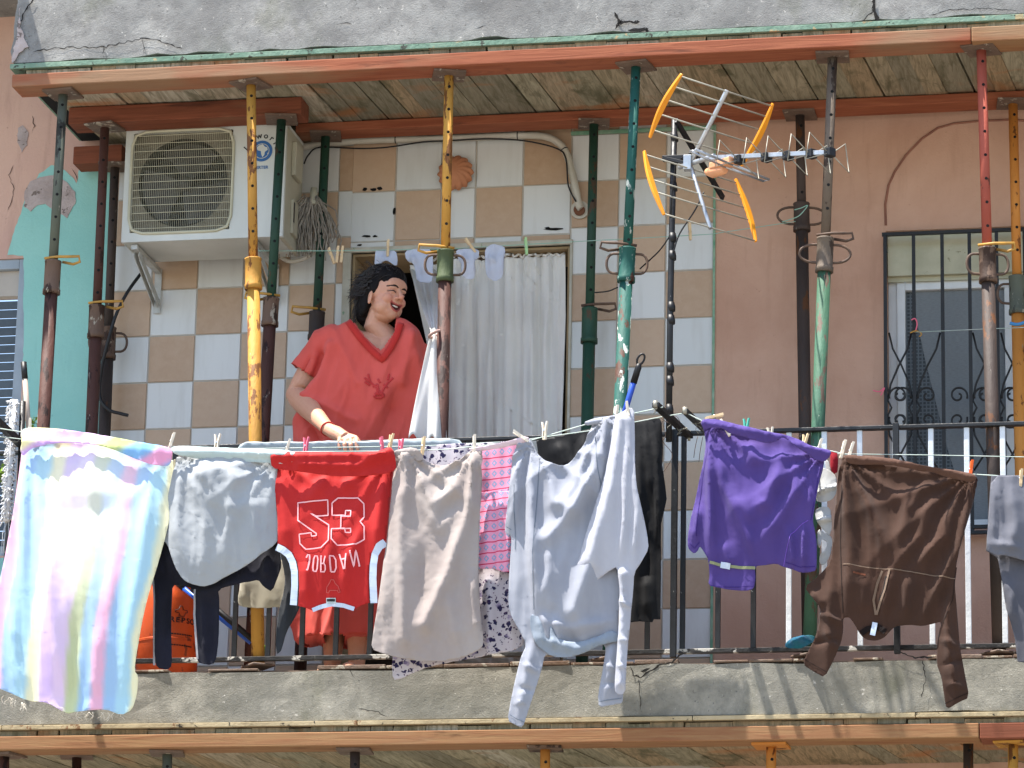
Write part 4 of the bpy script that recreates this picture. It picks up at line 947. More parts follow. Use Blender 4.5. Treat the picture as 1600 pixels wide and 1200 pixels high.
mb.build('zip_placket', [cloth_mat('tan_zip', '7a6656'), cloth_mat('dark_inside', '1a1210'), M_trim], g)
mb = MB(); ribbon(mb, [(1335,898),(1354,901)], fN, 3, .004); mb.build('chest_print', cloth_mat('faded_orange', '6e4230'), g)
mb = MB()
for pts in ([(1258,1031),(1275,1041),(1292,1051)], [(1477,1100),(1495,1092),(1513,1083)], [(1316,760),(1314,850),(1318,960)], [(1496,890),(1490,940),(1474,975)]): ribbon(mb, pts, fN, 1.4, .003)
mb.build('cuff_stitching', cloth_mat('dark_brown_thread', '2a1c16'), g)
# ---- grey trousers at the right edge
g = garment('grey_trousers', 1580, 745, Y1, 'charcoal grey jeans hanging at the right edge of the picture', 'trousers')
fQ = Fold(Y1, [([(1555,750),(1552,850)], 7, .014), ([(1580,755),(1590,820),(1580,860)], 12, .02), ([(1570,900),(1590,980)], 8, .018), ([(1605,760),(1610,860)], 12, .02)], .006, 55)
M_gt = cloth_mat('charcoal_cotton', '4a4a50', '55555c', .03)
sheet('trouser_body', [(1549,744),(1600,743),(1680,746),(1690,1000),(1650,1045),(1590,1034),(1586,1000),(1580,975),(1572,950),(1566,910),(1560,876),(1575,872),(1600,878),(1545,866)][:13]+[(1558,872),(1541,861),(1545,800)], fQ, M_gt, g, 4, 0)
sheet('trouser_leg', [(1549,745),(1600,744),(1680,747),(1680,885),(1625,884),(1600,877),(1575,870),(1558,868),(1541,860),(1546,800)], Fold(Y1-.03, [([(1555,750),(1552,850)], 7, .014), ([(1580,755),(1590,820),(1580,860)], 14, .024), ([(1600,860),(1545,850)], 6, .012)], .007, 57), cloth_mat('grey_cotton', '5d5e66', '66676f', .03), g, 4, 1)
# ---- pale cloth over the railing in front of the woman
fL = Fold(-.935, [([(385,695),(700,692)], 8, .012, 1, 1)], .004, 59, vs=(1, 1))
o = sheet('wiping_cloth', [(372,697),(392,691),(420,693),(450,691),(480,693),(520,690),(560,692),(620,688),(700,686),(722,688),(724,712),(600,716),(450,716),(374,712)], fL, cloth_mat('pale_blue_cotton', 'b9c2c4', 'adb8bc', .15), None, 5, 1)
tag(o, 'pale blue grey cloth laid along the rail under the hand of the woman', 'cloth', 'washing on the lines')
# ---- small white pieces on the inner line
Yn = -.42
M_bw = cloth_mat('white_baby_cotton', 'c9ccd6', 'c0c4d0', .2)
for nm, pts, lb in (('baby_sock', [(588,392),(600,390),(619,392),(622,405),(621,418),(614,414),(606,408),(598,413),(586,416),(587,402)], 'small white garment on the inner line just above the head of the woman'),
                ('baby_shirt', [(633,392),(650,390),(677,390),(677,420),(675,443),(652,441),(650,420),(646,412),(636,408),(633,400)], 'small white baby top on the inner line left of the olive collar'),
                ('baby_vest', [(712,391),(730,389),(749,390),(748,403),(742,410),(744,425),(740,438),(728,437),(722,430),(722,415),(716,404)], 'small white baby top on the inner line just right of the olive collar'),
                ('baby_sock', [(758,388),(770,382),(788,385),(790,390),(788,410),(787,432),(775,442),(760,432),(758,410)], 'white baby sock on the inner line, rightmost of the four small whites')):
    cx_ = sum(p[0] for p in pts)/len(pts)
    o = sheet(nm, pts, Fold(Yn, [([(cx_-6,395),(cx_-5,435)], 5, .012), ([(cx_+8,395),(cx_+9,430)], 5, .012), ([(cx_-12,402),(cx_+2,412)], 4, .009)], .006, int(cx_)), M_bw, None, 3, 1); tag(o, lb, 'baby clothes', 'baby clothes on the inner line')
# ---- curtain
M_cur = cloth_mat('sheer_curtain', 'eae7e0', 'e2dfd8', .10)
g = garment('door_curtain', 780, 410, .12, 'pleated off-white sheer curtain filling the doorway with its left half tied to the prop', 'curtain', None)
if 'group' in g: del g['group']
rr = random.Random(9)
pl = []
x = 690
while x < 900:
    pl.append(([(x, 405), (x+rr.uniform(-4,4)-(x-780)*.03, 600), (x+rr.uniform(-10,10)-(x-780)*.05, 1030)], rr.uniform(2.5, 5), rr.uniform(.02, .05), rr.uniform(1.3, 2.8), 1)); x += rr.uniform(7, 13)
fC = Fold(.09, pl, .003, 61, vs=(1, .1), pl=.012)
sheet('curtain_panel', [(640,414),(655,416),(675,414),(700,412),(730,409),(760,410),(800,407),(830,406),(860,402),(887,402),(889,500),(884,700),(880,1040),(640,1040),(685,700),(672,560),(655,480)], fC, M_cur, g, 4, 0)
mb = MB(); hd = []
for k in range(120):
    x = 640+k*2.05; hd.append(fC.at(x, 408-(x-640)*.03+2.2*math.sin(k*1.1)+rr.uniform(-1,1), .008))
mb.tube(hd, .006, 5); mb.build('gathered_heading', M_cur, g)
# left half, gathered forward and tied at the prop, then flaring
mb = MB(); kn = P(680, 522, -.88)
topL, topR = P(640, 420, .12), P(712, 414, .12); botL, botR = P(639, 686, -.90), P(697, 692, -.90)
N = 46; rings = []
for j in range(40):
    v = j/39; row = []
    for i in range(N):
        u = i/(N-1)
        if v < .45:
            t = v/.45; e = t**1.15
            a = topL.lerp(topR, u); b = kn + Vector(((u-.5)*.03, math.sin(u*math.pi*3)*.012, (u-.5)*-.01))
            p = a.lerp(b, e); p.z -= .06*math.sin(t*math.pi)*(u*.6+.2)
            p.y -= math.sin(u*math.pi*9)*.014*(1-e*.7)
        else:
            t = (v-.45)/.55; e = t**.75
            a = kn + Vector(((u-.5)*.03, math.sin(u*math.pi*3)*.012, (u-.5)*-.01)); b = botL.lerp(botR, u)+Vector((0, 0, .02*math.sin(u*math.pi*4)))
            p = a.lerp(b, e); p.x = a.x+(b.x-a.x)*min(1, t**.6*1.02); p.y -= math.sin(u*math.pi*3.2+.5)*.018*t+.004*math.sin(u*23+t*3)*t
        row.append(mb.bm.verts.new(p))
    rings.append(row)
for a, b in zip(rings, rings[1:]):
    for i in range(N-1):
        f = mb.bm.faces.new((a[i], a[i+1], b[i+1], b[i])); f.smooth = True
o = mb.build('tied_back_half', cloth_mat('white_curtain', 'ececea', 'e4e3de', .5), g); so_ = o.modifiers.new('t', 'SOLIDIFY'); so_.thickness = .002
mb = MB(); mb.tube([kn+Vector((.024*math.cos(a), .024*math.sin(a), .012*math.cos(a))) for a in [2*math.pi*k/14 for k in range(14)]], .006, 6, True); mb.build('tie', cloth_mat('pinkish_tie', 'a88a80'), g)
# ================================================================== lines
def line(pts, Ys, r, m, label, sag=0):
    if not isinstance(Ys, (list, tuple)): Ys = [Ys]*len(pts)
    W = [P(x, y, yy) for (x, y), yy in zip(pts, Ys)]; q = []
    for a, b in zip(W, W[1:]):
        for k in range(8): t = k/8; p = a.lerp(b, t); p.z -= sag*4*t*(1-t)*(b-a).length; q.append(p)
    q.append(W[-1]); mb = MB(); mb.tube(q, r, 6); o = mb.build('clothesline', m); tag(o, label, 'clothesline', 'clotheslines'); return o
line([(-120,650),(40,676),(270,703),(460,706),(600,705),(700,702),(830,688),(926,660),(1036,636)], Y1, .0022, M_rope, 'pale outer clothesline carrying the washing left of the black bracket', .0)
line([(-120,668),(150,700),(400,701),(660,697),(800,690),(930,672),(1030,652),(1066,646)], Y2, .002, M_rope, 'second pale clothesline just behind the outer one', .0)
line([(1072,645),(1100,659),(1180,676),(1300,705),(1330,712),(1520,741),(1600,746),(1760,752)], Y1, .0022, M_rope, 'outer clothesline carrying the purple and brown sweatshirts', 0)
line([(1076,650),(1200,694),(1300,709),(1450,711),(1600,714),(1760,716)], Y2, .0016, M_rope, 'thin clothesline running behind the brown sweatshirt', 0)
line([(396,392),(520,392),(700,389),(890,378),(1110,366),(1243,346)], [-.45,-.44,-.42,-.4,-.35,-.24], .0016, M_grope, 'green inner clothesline crossing high over the doorway')
line([(1428,519),(1540,514),(1640,510)], [-.06,-.3,-.4], .0016, M_rope, 'string tied from the window grille to the orange prop')
# ---- pegs
def peg_proto(m):
    t = empty('clothes_peg', (0,0,0), 'x', 'clothes peg')
    for s in (-1, 1):
        mb = MB(); n = 5; pr = [(.0035,-.036,.006),(.0065,-.02,.007),(.0055,0,.007),(.0085,.02,.0065),(.0125,.036,.006)]
        rings = []
        for (y, z, w_) in pr:
            y0, y1 = y*s-.0028, y*s+.0028
            rings.append([mb.bm.verts.new(p) for p in ((-w_/1.3, y0, z), (w_/1.3, y0, z), (w_/1.3, y1, z), (-w_/1.3, y1, z))])
        for a, b in zip(rings, rings[1:]):
            for k in range(4): mb.bm.faces.new((a[k], a[(k+1)%4], b[(k+1)%4], b[k]))
        mb.bm.faces.new(rings[0]); mb.bm.faces.new(rings[-1]); mb.build('jaw', m, t, .0006)
    mb = MB(); mb.tube([(-.0075,0,.001),(.0075,0,.001)], .0042, 8); mb.build('spring', M_alu, t)
    return t
protos = {}
def peg(px, py, Y, m, label, tilt=0, yaw=0):
    if m.name not in protos: o = protos[m.name] = peg_proto(m)
    else:
        src = protos[m.name]; o = src.copy(); col.objects.link(o)
        for ch in list(src.children): c = ch.copy(); col.objects.link(c); c.parent = o
    o['label'] = label; o['group'] = 'pegs on the clotheslines'; o.location = P(px, py, Y); o.rotation_euler = (0, R(tilt), R(yaw)); return o
for a in ((47,668,Y1-.02,M_pin_w,'bleached wooden peg at the left end of the pastel towel',-3,20), (268,690,Y1-.02,M_pin_w,'bleached wooden peg between the pastel towel and the grey t-shirt',14,25), (339,692,Y1,M_pin_w,'bleached wooden peg in the middle of the grey t-shirt',5,70),
    (449,700,Y1-.02,M_pin_w,'bleached wooden peg at the right end of the grey t-shirt',14,20), (478,697,Y2,M_pin_p,'pink peg on the back line by the left of the red jersey',3,60), (597,697,Y1,M_pin_p,'pink peg at the right end of the red jersey',-8,30), (610,692,Y1-.02,M_pin,'wooden peg on the upper right corner of the red jersey',9,40),
    (626,700,Y1-.01,M_pin_p,'pink peg on the left corner of the beige towel',2,50), (661,697,Y1-.02,M_pin,'wooden peg on the beige towel near its left corner',4,30), (741,694,Y1-.02,M_pin_w,'bleached wooden peg at the right corner of the beige towel',0,20), (814,682,Y1-.02,M_pin_w,'bleached wooden peg lying slanted beside the pink dress',-55,10),
    (851,673,Y1,M_pin_w,'bleached wooden peg on the line over the black dress',0,60), (963,648,Y1-.02,M_pin_w,'bleached wooden peg on the grey sweatshirt, the left of two',2,30), (981,642,Y1-.05,M_pin_w,'bleached wooden peg where the thin white top hangs',-8,10), (1116,651,Y1-.02,M_pin,'wooden peg lying flat on the purple sweatshirt, left corner',76,10),
    (1133,668,Y1-.035,M_pin_w,'white peg pointing down on the purple sweatshirt',150,10), (1166,668,Y2,M_pin_t,'teal peg behind the purple sweatshirt',2,60), (1204,682,Y2,M_pin_w,'bleached wooden peg half hidden behind the purple sweatshirt',-5,60), (1257,692,Y1,M_pin,'wooden peg near the right corner of the purple sweatshirt',12,50),
    (1280,700,Y1-.025,M_pin_w,'large pale peg on the right corner of the purple sweatshirt',14,15), (1317,702,Y1,M_pin_w,'pale peg on the left corner of the brown sweatshirt',14,20), (1329,705,Y1-.02,M_pin_w,'pale peg next to the corner peg of the brown sweatshirt',17,15), (1517,734,Y1-.025,M_pin_o,'orange peg on the right corner of the brown sweatshirt',8,15),
    (1595,748,Y1-.03,M_pin,'wooden peg on the charcoal grey jeans',5,15), (606,388,Yn-.01,M_pin,'wooden peg on the small white garment above the woman',0,20), (735,384,Yn-.01,M_pin,'wooden peg slanting over the baby top right of the collar',-38,20), (822,385,-.42,M_pin_g,'lime green peg on the inner line over the curtain',-6,20),
    (518,400,-.42,M_pin,'wooden peg slanting on the inner line by the mop',-22,20), (527,398,-.43,M_pin,'wooden peg on the inner line, left of the pair by the doorway',3,20), (534,398,-.43,M_pin,'wooden peg on the inner line, right of the pair by the doorway',4,20), (1078,362,-.36,M_pin,'wooden peg hanging on the inner line under the antenna',-4,20)):
    peg(*a)
# ================================================================== fittings on the wall
# air conditioner, front face at Ya
Ya = -.40; dep = .30
a0, a1 = P(197, 203, Ya), P(448, 193, Ya); b0 = P(190, 377, Ya)
ax0, ax1, az1, az0 = (a0.x+b0.x)/2, a1.x, (a0.z+a1.z)/2, (b0.z+P(440, 371, Ya).z)/2
t = empty('air_conditioner', (ax0, -.02, az0), 'white air conditioner outdoor unit on wall brackets under the upper balcony', 'air conditioner')
gx0_, gx1_ = P(206, 290, Ya).x, P(361, 290, Ya).x; gz1, gz0 = P(280, 206, Ya).z, P(280, 361, Ya).z
mb = MB()
yb = Ya+dep
for q in ((ax0, gx0_, az0, az1), (gx1_, ax1, az0, az1), (gx0_, gx1_, gz1, az1), (gx0_, gx1_, az0, gz0)): mb.box((q[0], Ya, q[2]), (q[1], Ya+.02, q[3]))
bmesh.ops.remove_doubles(mb.bm, verts=mb.bm.verts, dist=1e-5)
mb.build('front_panel', M_ac, t, .0)
mb = MB(); mb.box((ax0+.002, Ya+.0205, az1-.003), (ax1-.002, yb, az1+.012)); mb.box((ax0+.002, Ya+.0205, az0), (ax0+.012, yb, az1-.0035)); mb.box((ax0+.0125, Ya+.0205, az0), (ax1-.0205, yb, az0+.01)); mb.box((ax0+.0125, yb-.01, az0+.0105), (ax1-.0205, yb, az1-.0035))
mb.build('casing', M_ac, t, .003)
mb = MB(); mb.box((ax1-.02, Ya+.0205, az0), (ax1-.001, yb, az1-.0035)); mb.box((ax1-.0005, Ya+.1, az1-.2), (ax1+.02, Ya+.22, az1-.05)); mb.build('side_panel', M_ac2, t, .004)
mb = MB(); mb.box((ax1+.0, Ya+.12, az0+.05), (ax1+.012, Ya+.2, az0+.2)); mb.mat(1); mb.box((ax1+.0121, Ya+.12, az0+.1), (ax1+.0125, Ya+.14, az0+.19)); mb.build('service_cover', [M_ac2, M_black], t, .002)
cxg, czg = (gx0_+gx1_)/2, (gz0+gz1)/2; Rg = (gx1_-gx0_)*.45
mb = MB(); seg = 48   # shroud plate with a round hole
vs_o, vs_i, vs_b = [], [], []
for k in range(seg):
    a = 2*math.pi*(k+.5)/seg; c_, s_ = math.cos(a), math.sin(a); f = 1/max(abs(c_), abs(s_))
    vs_o.append(mb.bm.verts.new((cxg+c_*f*(gx1_-gx0_)/2, Ya+.0205, czg+s_*f*(gz1-gz0)/2)))
    vs_i.append(mb.bm.verts.new((cxg+c_*Rg, Ya+.0205, czg+s_*Rg))); vs_b.append(mb.bm.verts.new((cxg+c_*Rg, Ya+.09, czg+s_*Rg)))
for k in range(seg):
    j = (k+1) % seg; mb.bm.faces.new((vs_o[k], vs_o[j], vs_i[j], vs_i[k])); mb.bm.faces.new((vs_i[k], vs_i[j], vs_b[j], vs_b[k])).material_index = 1
mb.bm.faces.new(vs_b).material_index = 1; mb.build('fan_shroud', [mat('dusty_shroud', '7a7464', '5f5a4c', 10, .8), mat('fan_cavity', '1c1b19', rough=.8)], t)
mb = MB(); mb.tube([(cxg, Ya+.03, czg), (cxg, Ya+.07, czg)], .035, 20)
for k in range(3):
    a0_ = 2*math.pi*k/3+.4; pv = None
    for j in range(9):
        a = a0_+j*.19; w_ = .035+.5*(Rg-.05)*0
        pts = [Vector((cxg+rr_*math.cos(a+rr_*1.5), Ya+.035+.004*j, czg+rr_*math.sin(a+rr_*1.5))) for rr_ in (.03, Rg*.6, Rg*.94)]
        cur = [mb.bm.verts.new(p) for p in pts]
        if pv: mb.bm.faces.new((pv[0], cur[0], cur[1], pv[1])); mb.bm.faces.new((pv[1], cur[1], cur[2], pv[2]))
        pv = cur
mb.build('fan', mat('fan_grey', '3a3834', rough=.6), t, smooth=True)
mb = MB(); n = 52
for k in range(n):
    x = gx0_+.006+(gx1_-gx0_-.012)*k/(n-1); mb.tube([(x, Ya-.001, gz0), (x, Ya-.004, gz0+.02), (x, Ya-.004, gz1-.02), (x, Ya-.001, gz1)], .0008, 4, cap=False)
for k in range(13):
    z = gz0+.015+(gz1-gz0-.03)*k/12; mb.tube([(gx0_, Ya-.001, z), (gx0_+.02, Ya-.007, z), (gx1_-.02, Ya-.007, z), (gx1_, Ya-.001, z)], .0016, 5, cap=False)
rp = []
for k in range(40):
    a = 2*math.pi*k/40; c_, s_ = math.cos(a), math.sin(a); e = 9; f = 1/((abs(c_)**e+abs(s_)**e)**(1/e)); rp.append((cxg+c_*f*((gx1_-gx0_)/2+.006), Ya-.003, czg+s_*f*((gz1-gz0)/2+.006)))
mb.tube(rp, .0065, 8, True)
mb.build('fan_guard', M_wire_cream, t)
def text_on(s, px, py, Y, h, m, parent, rot=0, name='lettering', sx=1, depth=.0006, org=None):
    cu = bpy.data.curves.new(name, 'FONT'); cu.body = s; cu.size = h; cu.extrude = depth; cu.align_x = 'CENTER'; cu.align_y = 'CENTER'; cu.offset = h*.018
    to = bpy.data.objects.new('tmp', cu); col.objects.link(to); bpy.context.view_layer.update()
    me = bpy.data.meshes.new_from_object(to.evaluated_get(bpy.context.evaluated_depsgraph_get())); bpy.data.objects.remove(to)
    p = org if org is not None else P(px, py, Y)
    mt = Matrix.Translation(p) @ Matrix.Rotation(rot, 4, 'Y') @ Matrix.Diagonal((sx, 1, 1, 1)) @ Matrix.Rotation(R(90), 4, 'X')
    me.transform(mt); me.name = name; me.materials.clear(); me.materials.append(m)
    o = bpy.data.objects.new(name, me); col.objects.link(o)
    if parent: o.parent = parent; o.matrix_parent_inverse = Matrix.Translation(parent.location).inverted()
    return o
M_ink = mat('black_ink', '17191c', rough=.5); M_blue = mat('badge_blue', '2f5f95', rough=.4)
Yd = Ya-.0012
lc = P(409, 236, Yd); Rl = .060
for i, ch in enumerate('world'):
    a = R(100-i*27) if i else R(104); a = R([102, 76, 52, 30, 10][i])
    text_on(ch, 0, 0, Yd, .036, M_ink, t, -(a-math.pi/2), 'logo_letter', org=lc+Vector((Rl*1.15*math.cos(a), 0, Rl*1.15*math.sin(a))))
text_on('L', 0, 0, Yd, .036, M_ink, t, -.8, 'logo_letter', org=lc+Vector((-Rl*1.1, 0, Rl*.25)))
mb = MB(); mb.tube([lc+Vector((0,.0007,0)), lc+Vector((0,-.0004,0))], Rl*.78, 32); mb.build('logo_disc', M_blue, t)
mb = MB()
for pts in ([(-.012,.026),(.004,.03),(.014,.018),(.024,.016),(.026,.004),(.014,-.004),(.012,-.018),(.004,-.028),(-.002,-.014),(-.004,0),(-.018,.004),(-.022,.016)], [(-.034,.01),(-.028,.02),(-.027,.006),(-.031,-.01)], [(.024,-.012),(.03,-.006),(.028,-.018)]):
    mb.face([lc+Vector((x, -.0008, z)) for x, z in pts])
mb.tube([lc+Vector((.027*1.2*math.cos(a), -.0008, .027*1.2*math.sin(a))) for a in [2*math.pi*k/32 for k in range(32)]], .0016, 4, True)
mb.build('logo_globe', M_ac, t)
text_on('INVERTER', 404, 262, Yd, .019, M_blue, t, 0, 'logo_letter')
M_brk = mat('bracket_white', 'b9bbb6', 'a3a5a0', 20, .5, spots=('6b4a34', 30, .68))
for bx in (212, 398):   # wall brackets
    mb = MB()
    p = P(bx, 380, Ya+.04); x = p.x; z = az0-.004
    mb.box((x-.014, Ya+.02, z-.022), (x+.014, -.012, z-.0005))
    mb.box((x-.016, -.0115, z-.20), (x+.016, -.0085, z-.0))
    mb.bar((x-.011, Ya+.06, z-.024), (x-.011, -.02, z-.16), .004, .035); mb.bar((x+.011, Ya+.06, z-.024), (x+.011, -.02, z-.16), .004, .035)
    mb.build('wall_bracket', M_brk, t, .002)
# conduit, cables
def path(pts, Y, k=5):
    q = []; n = len(pts)
    Ys = Y if isinstance(Y, (list, tuple)) else [Y]*n
    W = [P(x, y, yy) for (x, y), yy in zip(pts, Ys)]
    for i in range(n-1):
        p0, p1, p2, p3 = W[max(i-1,0)], W[i], W[i+1], W[min(i+2, n-1)]
        for j in range(k):
            u = j/k; q.append(.5*((2*p1)+(p2-p0)*u+(2*p0-5*p1+4*p2-p3)*u*u+(3*p1-p0-3*p2+p3)*u**3))
    q.append(W[-1]); return q
t = empty('pipe_conduit', P(690, 218, -.03), 'white insulated pipe running over the doorway and down into the wall', 'pipe')
mb = MB(); pp = path([(466,231),(510,224),(580,219),(680,217),(780,213),(840,212),(868,220),(884,238),(895,275),(904,318),(908,326)], -.035); mb.tube(pp, [.016*(1+.05*math.sin(i*2.1)) for i in range(len(pp))], 12); mb.build('insulated_pipe', M_conduit, t)
mb = MB(); c = P(906, 328, -.011); mb.tube([c+Vector((0,.006,0)), c+Vector((0,-.004,0))], .04, 24); mb.mat(1).tube([c+Vector((0,-.0045,-.004)), c+Vector((0,-.02,-.004))], .024, 18); mb.build('wall_sleeve', [M_conduit, mat('foam_brown', '6b4632', rough=.9)], t)
mb = MB()
for i in (12, 22, 34): mb.tube([pp[i-0], pp[i]+(pp[i+1]-pp[i]).normalized()*.004], .0175, 12)
mb.build('cable_tie', M_cable, t)
def cable(pts, Y, r, m, label, cat='cable', name='cable'):
    mb = MB(); mb.tube(path(pts, Y), r, 7); o = mb.build(name, m); tag(o, label, cat); return o
cable([(475,256),(482,242),(500,230),(560,232),(605,230),(660,222),(700,220),(760,217),(820,220),(870,232),(884,248),(888,290),(900,315)], -.055, .0035, M_cable, 'black cable sagging along the white pipe over the doorway')
cable([(222,425),(200,455),(182,490),(170,530),(158,580),(156,620),(170,640),(188,646),(200,649)], [-.1,-.14,-.16,-.16,-.14,-.14,-.14,-.14,-.14], .0075, M_cable, 'thick dark hose bowing from the air conditioner down past the left props', 'hose', 'drain_hose')
cable([(430,395),(450,408),(470,406),(490,395),(500,378)], -.1, .009, M_conduit, 'loop of white pipe under the air conditioner beside the mop', 'pipe', 'loose_pipe')
cable([(930,457),(950,455),(965,449)], [-.2,-.3,-.5], .003, M_cable, 'short black wire between the two green props')
cable([(1000,420),(1030,392),(1047,368)], [-.8,-.88,-.93], .003, M_cable, 'black wire from the turquoise prop to the antenna mast')
# wall lamp
c = P(712, 271, -.02)
t = empty('wall_lamp', c, 'round terracotta shell wall lamp on the tiles above the doorway', 'lamp')
mb = MB(); n = 84; rings = []
for j in range(9):
    th_ = j/8*math.pi/2; row = []
    for k in range(n):
        a = 2*math.pi*k/n; rr_ = .076*math.cos(th_)*(1+.07*math.cos(a*14)*(1-.5*j/8)); row.append(mb.bm.verts.new(c+Vector((rr_*math.cos(a+.5*j/8), -.048*math.sin(th_)-.002, rr_*math.sin(a+.5*j/8)))))
    rings.append(row)
for A, B in zip(rings, rings[1:]):
    for k in range(n): mb.bm.faces.new((A[k], A[(k+1)%n], B[(k+1)%n], B[k]))
mb.build('lamp_shade', mat('terracotta_shell', 'b87c58', 'a56c4a', 10, .7), t, smooth=True)
mb = MB(); mb.tube([c+Vector((0,.012,0)), c+Vector((0,-.004,0))], .06, 24); mb.build('lamp_base', M_ac2, t)
# mop hanging beside the unit
c = P(490, 318, -.16)
t = empty('mop', c, 'old grey string mop head hanging beside the air conditioner', 'mop')
mb = MB(); r = random.Random(21)
for k in range(120):
    a = r.uniform(-1, 1); b = r.uniform(-1, 1); s = abs(a)
    p = c+Vector((a*.028-.005, b*.03, r.uniform(-.01, .03))); pts = [p]; L = r.uniform(.5, 1); vx = a*.012+r.uniform(-.006, .006)
    for j in range(9):
        p = p+Vector((vx*(1-j*.12)*1.3+r.uniform(-.008, .008), r.uniform(-.007, .007), -.028*L)); pts.append(p)
    mb.mat(0 if r.random() < .65 else 1); mb.tube(pts, .0028, 4)
mb.build('mop_strings', [mat('mop_grey', '968f84', '7a7368', 30, .95), mat('mop_pale', 'aca598', '968f84', 30, .95)], t)
mb = MB(); mb.tube([c+Vector((0,0,.07)), c+Vector((0,0,.02)), c+Vector((0,0,-.01))], [.014,.02,.03], 12); mb.build('mop_head', M_ac2, t)
# ------------------------------------------------------------------ antenna
O = P(1078, 256, -1.08); Wd = Vector((.61, .79, 0)).normalized(); B_ = Vector((.79, -.61, .0)).normalized(); U_ = Vector((0,0,1))
t = empty('tv_antenna', P(1046, 690, -.96), 'aluminium TV antenna with yellow plastic ends on a black taped mast', 'antenna')
mb = MB(); mp = [P(1045, 690, -.96), P(1047, 500, -.96), P(1050, 350, -.96), P(1054, 186, -.96)]; mb.tube(mp, .0125, 12)
mb.build('mast', M_black, t)
mb = MB()
for y in (640, 596, 575, 500, 480, 400, 372, 292, 250, 215):
    mb = MB(); p = P(1046+(640-y)*.018, y, -.96); mb.tube([p+Vector((.002,0,-.018)), p, p+Vector((-.002,0,.02))], [.0145, .0165, .014], 9); mb.build('tape_wrap', M_cable, t)
mb = MB()
p = P(1052, 250, -.96); mb.bar(p+Vector((-.04,-.02,0)), p+Vector((.05,-.02,0)), .03, .02); mb.bar(p+Vector((-.03,-.03,.0)), O, .014, .014)
q1, q2 = P(1056, 188, -.97), P(1130, 310, -.62); mb.bar(q1, q2, .012, .026)
mb.build('mast_clamp', M_cable, t, .002)
iu = P(1136, 142, -1.08); 
def uv_(px, py):     # point on the B-U plane through O
    d = ray(px, py); n_ = Wd; k = (O-CAM).dot(n_)/d.dot(n_); return CAM+d*k
tu, tlw = uv_(1136, 141), uv_(1110, 357)
mb = MB(); mb.tube([O, tu], .0095, 10); mb.tube([O, tlw], .0085, 10); mb.tube([O-B_*.06, O+B_*.14], .010, 10); bend = uv_(1300, 238)
mb.bar(O+B_*.10, bend, .017, .017); mb.bar(O-U_*.03+Wd*-.012, O+U_*.03+Wd*-.012, .035, .03); mb.build('boom', M_alu, t, .001)
for tip, fr, nm in ((tu, (.26, .47, .66, .84, .985), 'upper'), (tlw, (.08, .27, .47, .66, .985), 'lower')):
    mb = MB()
    for f in fr:
        p = O.lerp(tip, f); mb.tube([p-Wd*.245, p+Wd*.245], .0032, 6)
    mb.build('reflector_rods', M_alu_dull, t)
    for s in (-1, 1):
        mb = MB(); nrm = (tip-O).cross(Wd).normalized(); rows = []
        for k in range(13):
            f = .02+.98*k/12 if nm == 'lower' else .16+.86*k/12
            p = O.lerp(tip, f)+Wd*s*.25; w_ = .004+.009*math.sin(math.pi*k/12); bow = (tip-O).cross(nrm).normalized()
            rows.append([mb.bm.verts.new(p+Wd*s*(.014*math.sin(math.pi*k/12))+Wd*x+nrm*y) for x, y in ((-w_, -.006), (w_, -.006), (w_, .006), (-w_, .006))])
        for a, b in zip(rows, rows[1:]):
            for k in range(4): mb.bm.faces.new((a[k], a[(k+1)%4], b[(k+1)%4], b[k]))
        mb.bm.faces.new(rows[0]); mb.bm.faces.new(rows[-1]); mb.build('reflector_end', M_orange_pl, t, .002)
pb = uv_(1128, 257); mb = MB(); mb.bar(pb-B_*.05, pb+B_*.07, .05, .03); mb.tube([pb+U_*-.01-B_*.09, pb+U_*-.02-B_*.05, pb+U_*-.025+B_*.02], [.012, .024, .018], 12); mb.build('dipole_box', M_peach_pl, t, .006)
mb = MB(); mb.tube([pb+B_*.02-U_*.015, pb+B_*.03+Wd*.2-U_*.03, pb+B_*.06+Wd*.2-U_*.03, pb+B_*.06-U_*.015], .005, 7); mb.tube([pb+B_*.02-U_*.015, pb+B_*.03-Wd*.2-U_*.0, pb+B_*.06-Wd*.2-U_*.0, pb+B_*.06-U_*.015], .005, 7); mb.build('dipole', M_alu, t)
L = (bend-O).length
for f in (.36, .55, .70, .86, .985):
    p = O.lerp(bend, f); mb = MB()
    for s in (-1, 1):
        a = p+Wd*s*.012; mb.tube([a, a+Wd*s*.085+U_*.06-B_*.012, a+Wd*s*.105-U_*.05-B_*.012, a-U_*.006], .0026, 6)
    mb.build('director', M_alu_dull, t)
    mb = MB(); mb.bar(p-B_*.016, p+B_*.016, .036, .034); mb.build('clip', M_cable, t, .003)
mb = MB(); mb.tube([O+B_*.12, O+B_*.05+U_*.05, O-B_*.08+U_*.03, p*0+P(1050, 300, -.99), P(1048, 340, -.99)], .0035, 7); mb.tube(path([(1100,300),(1085,330),(1062,365),(1052,395)], [-1.0,-.99,-.98,-.975]), .003, 6); mb.build('lead', M_cable, t)
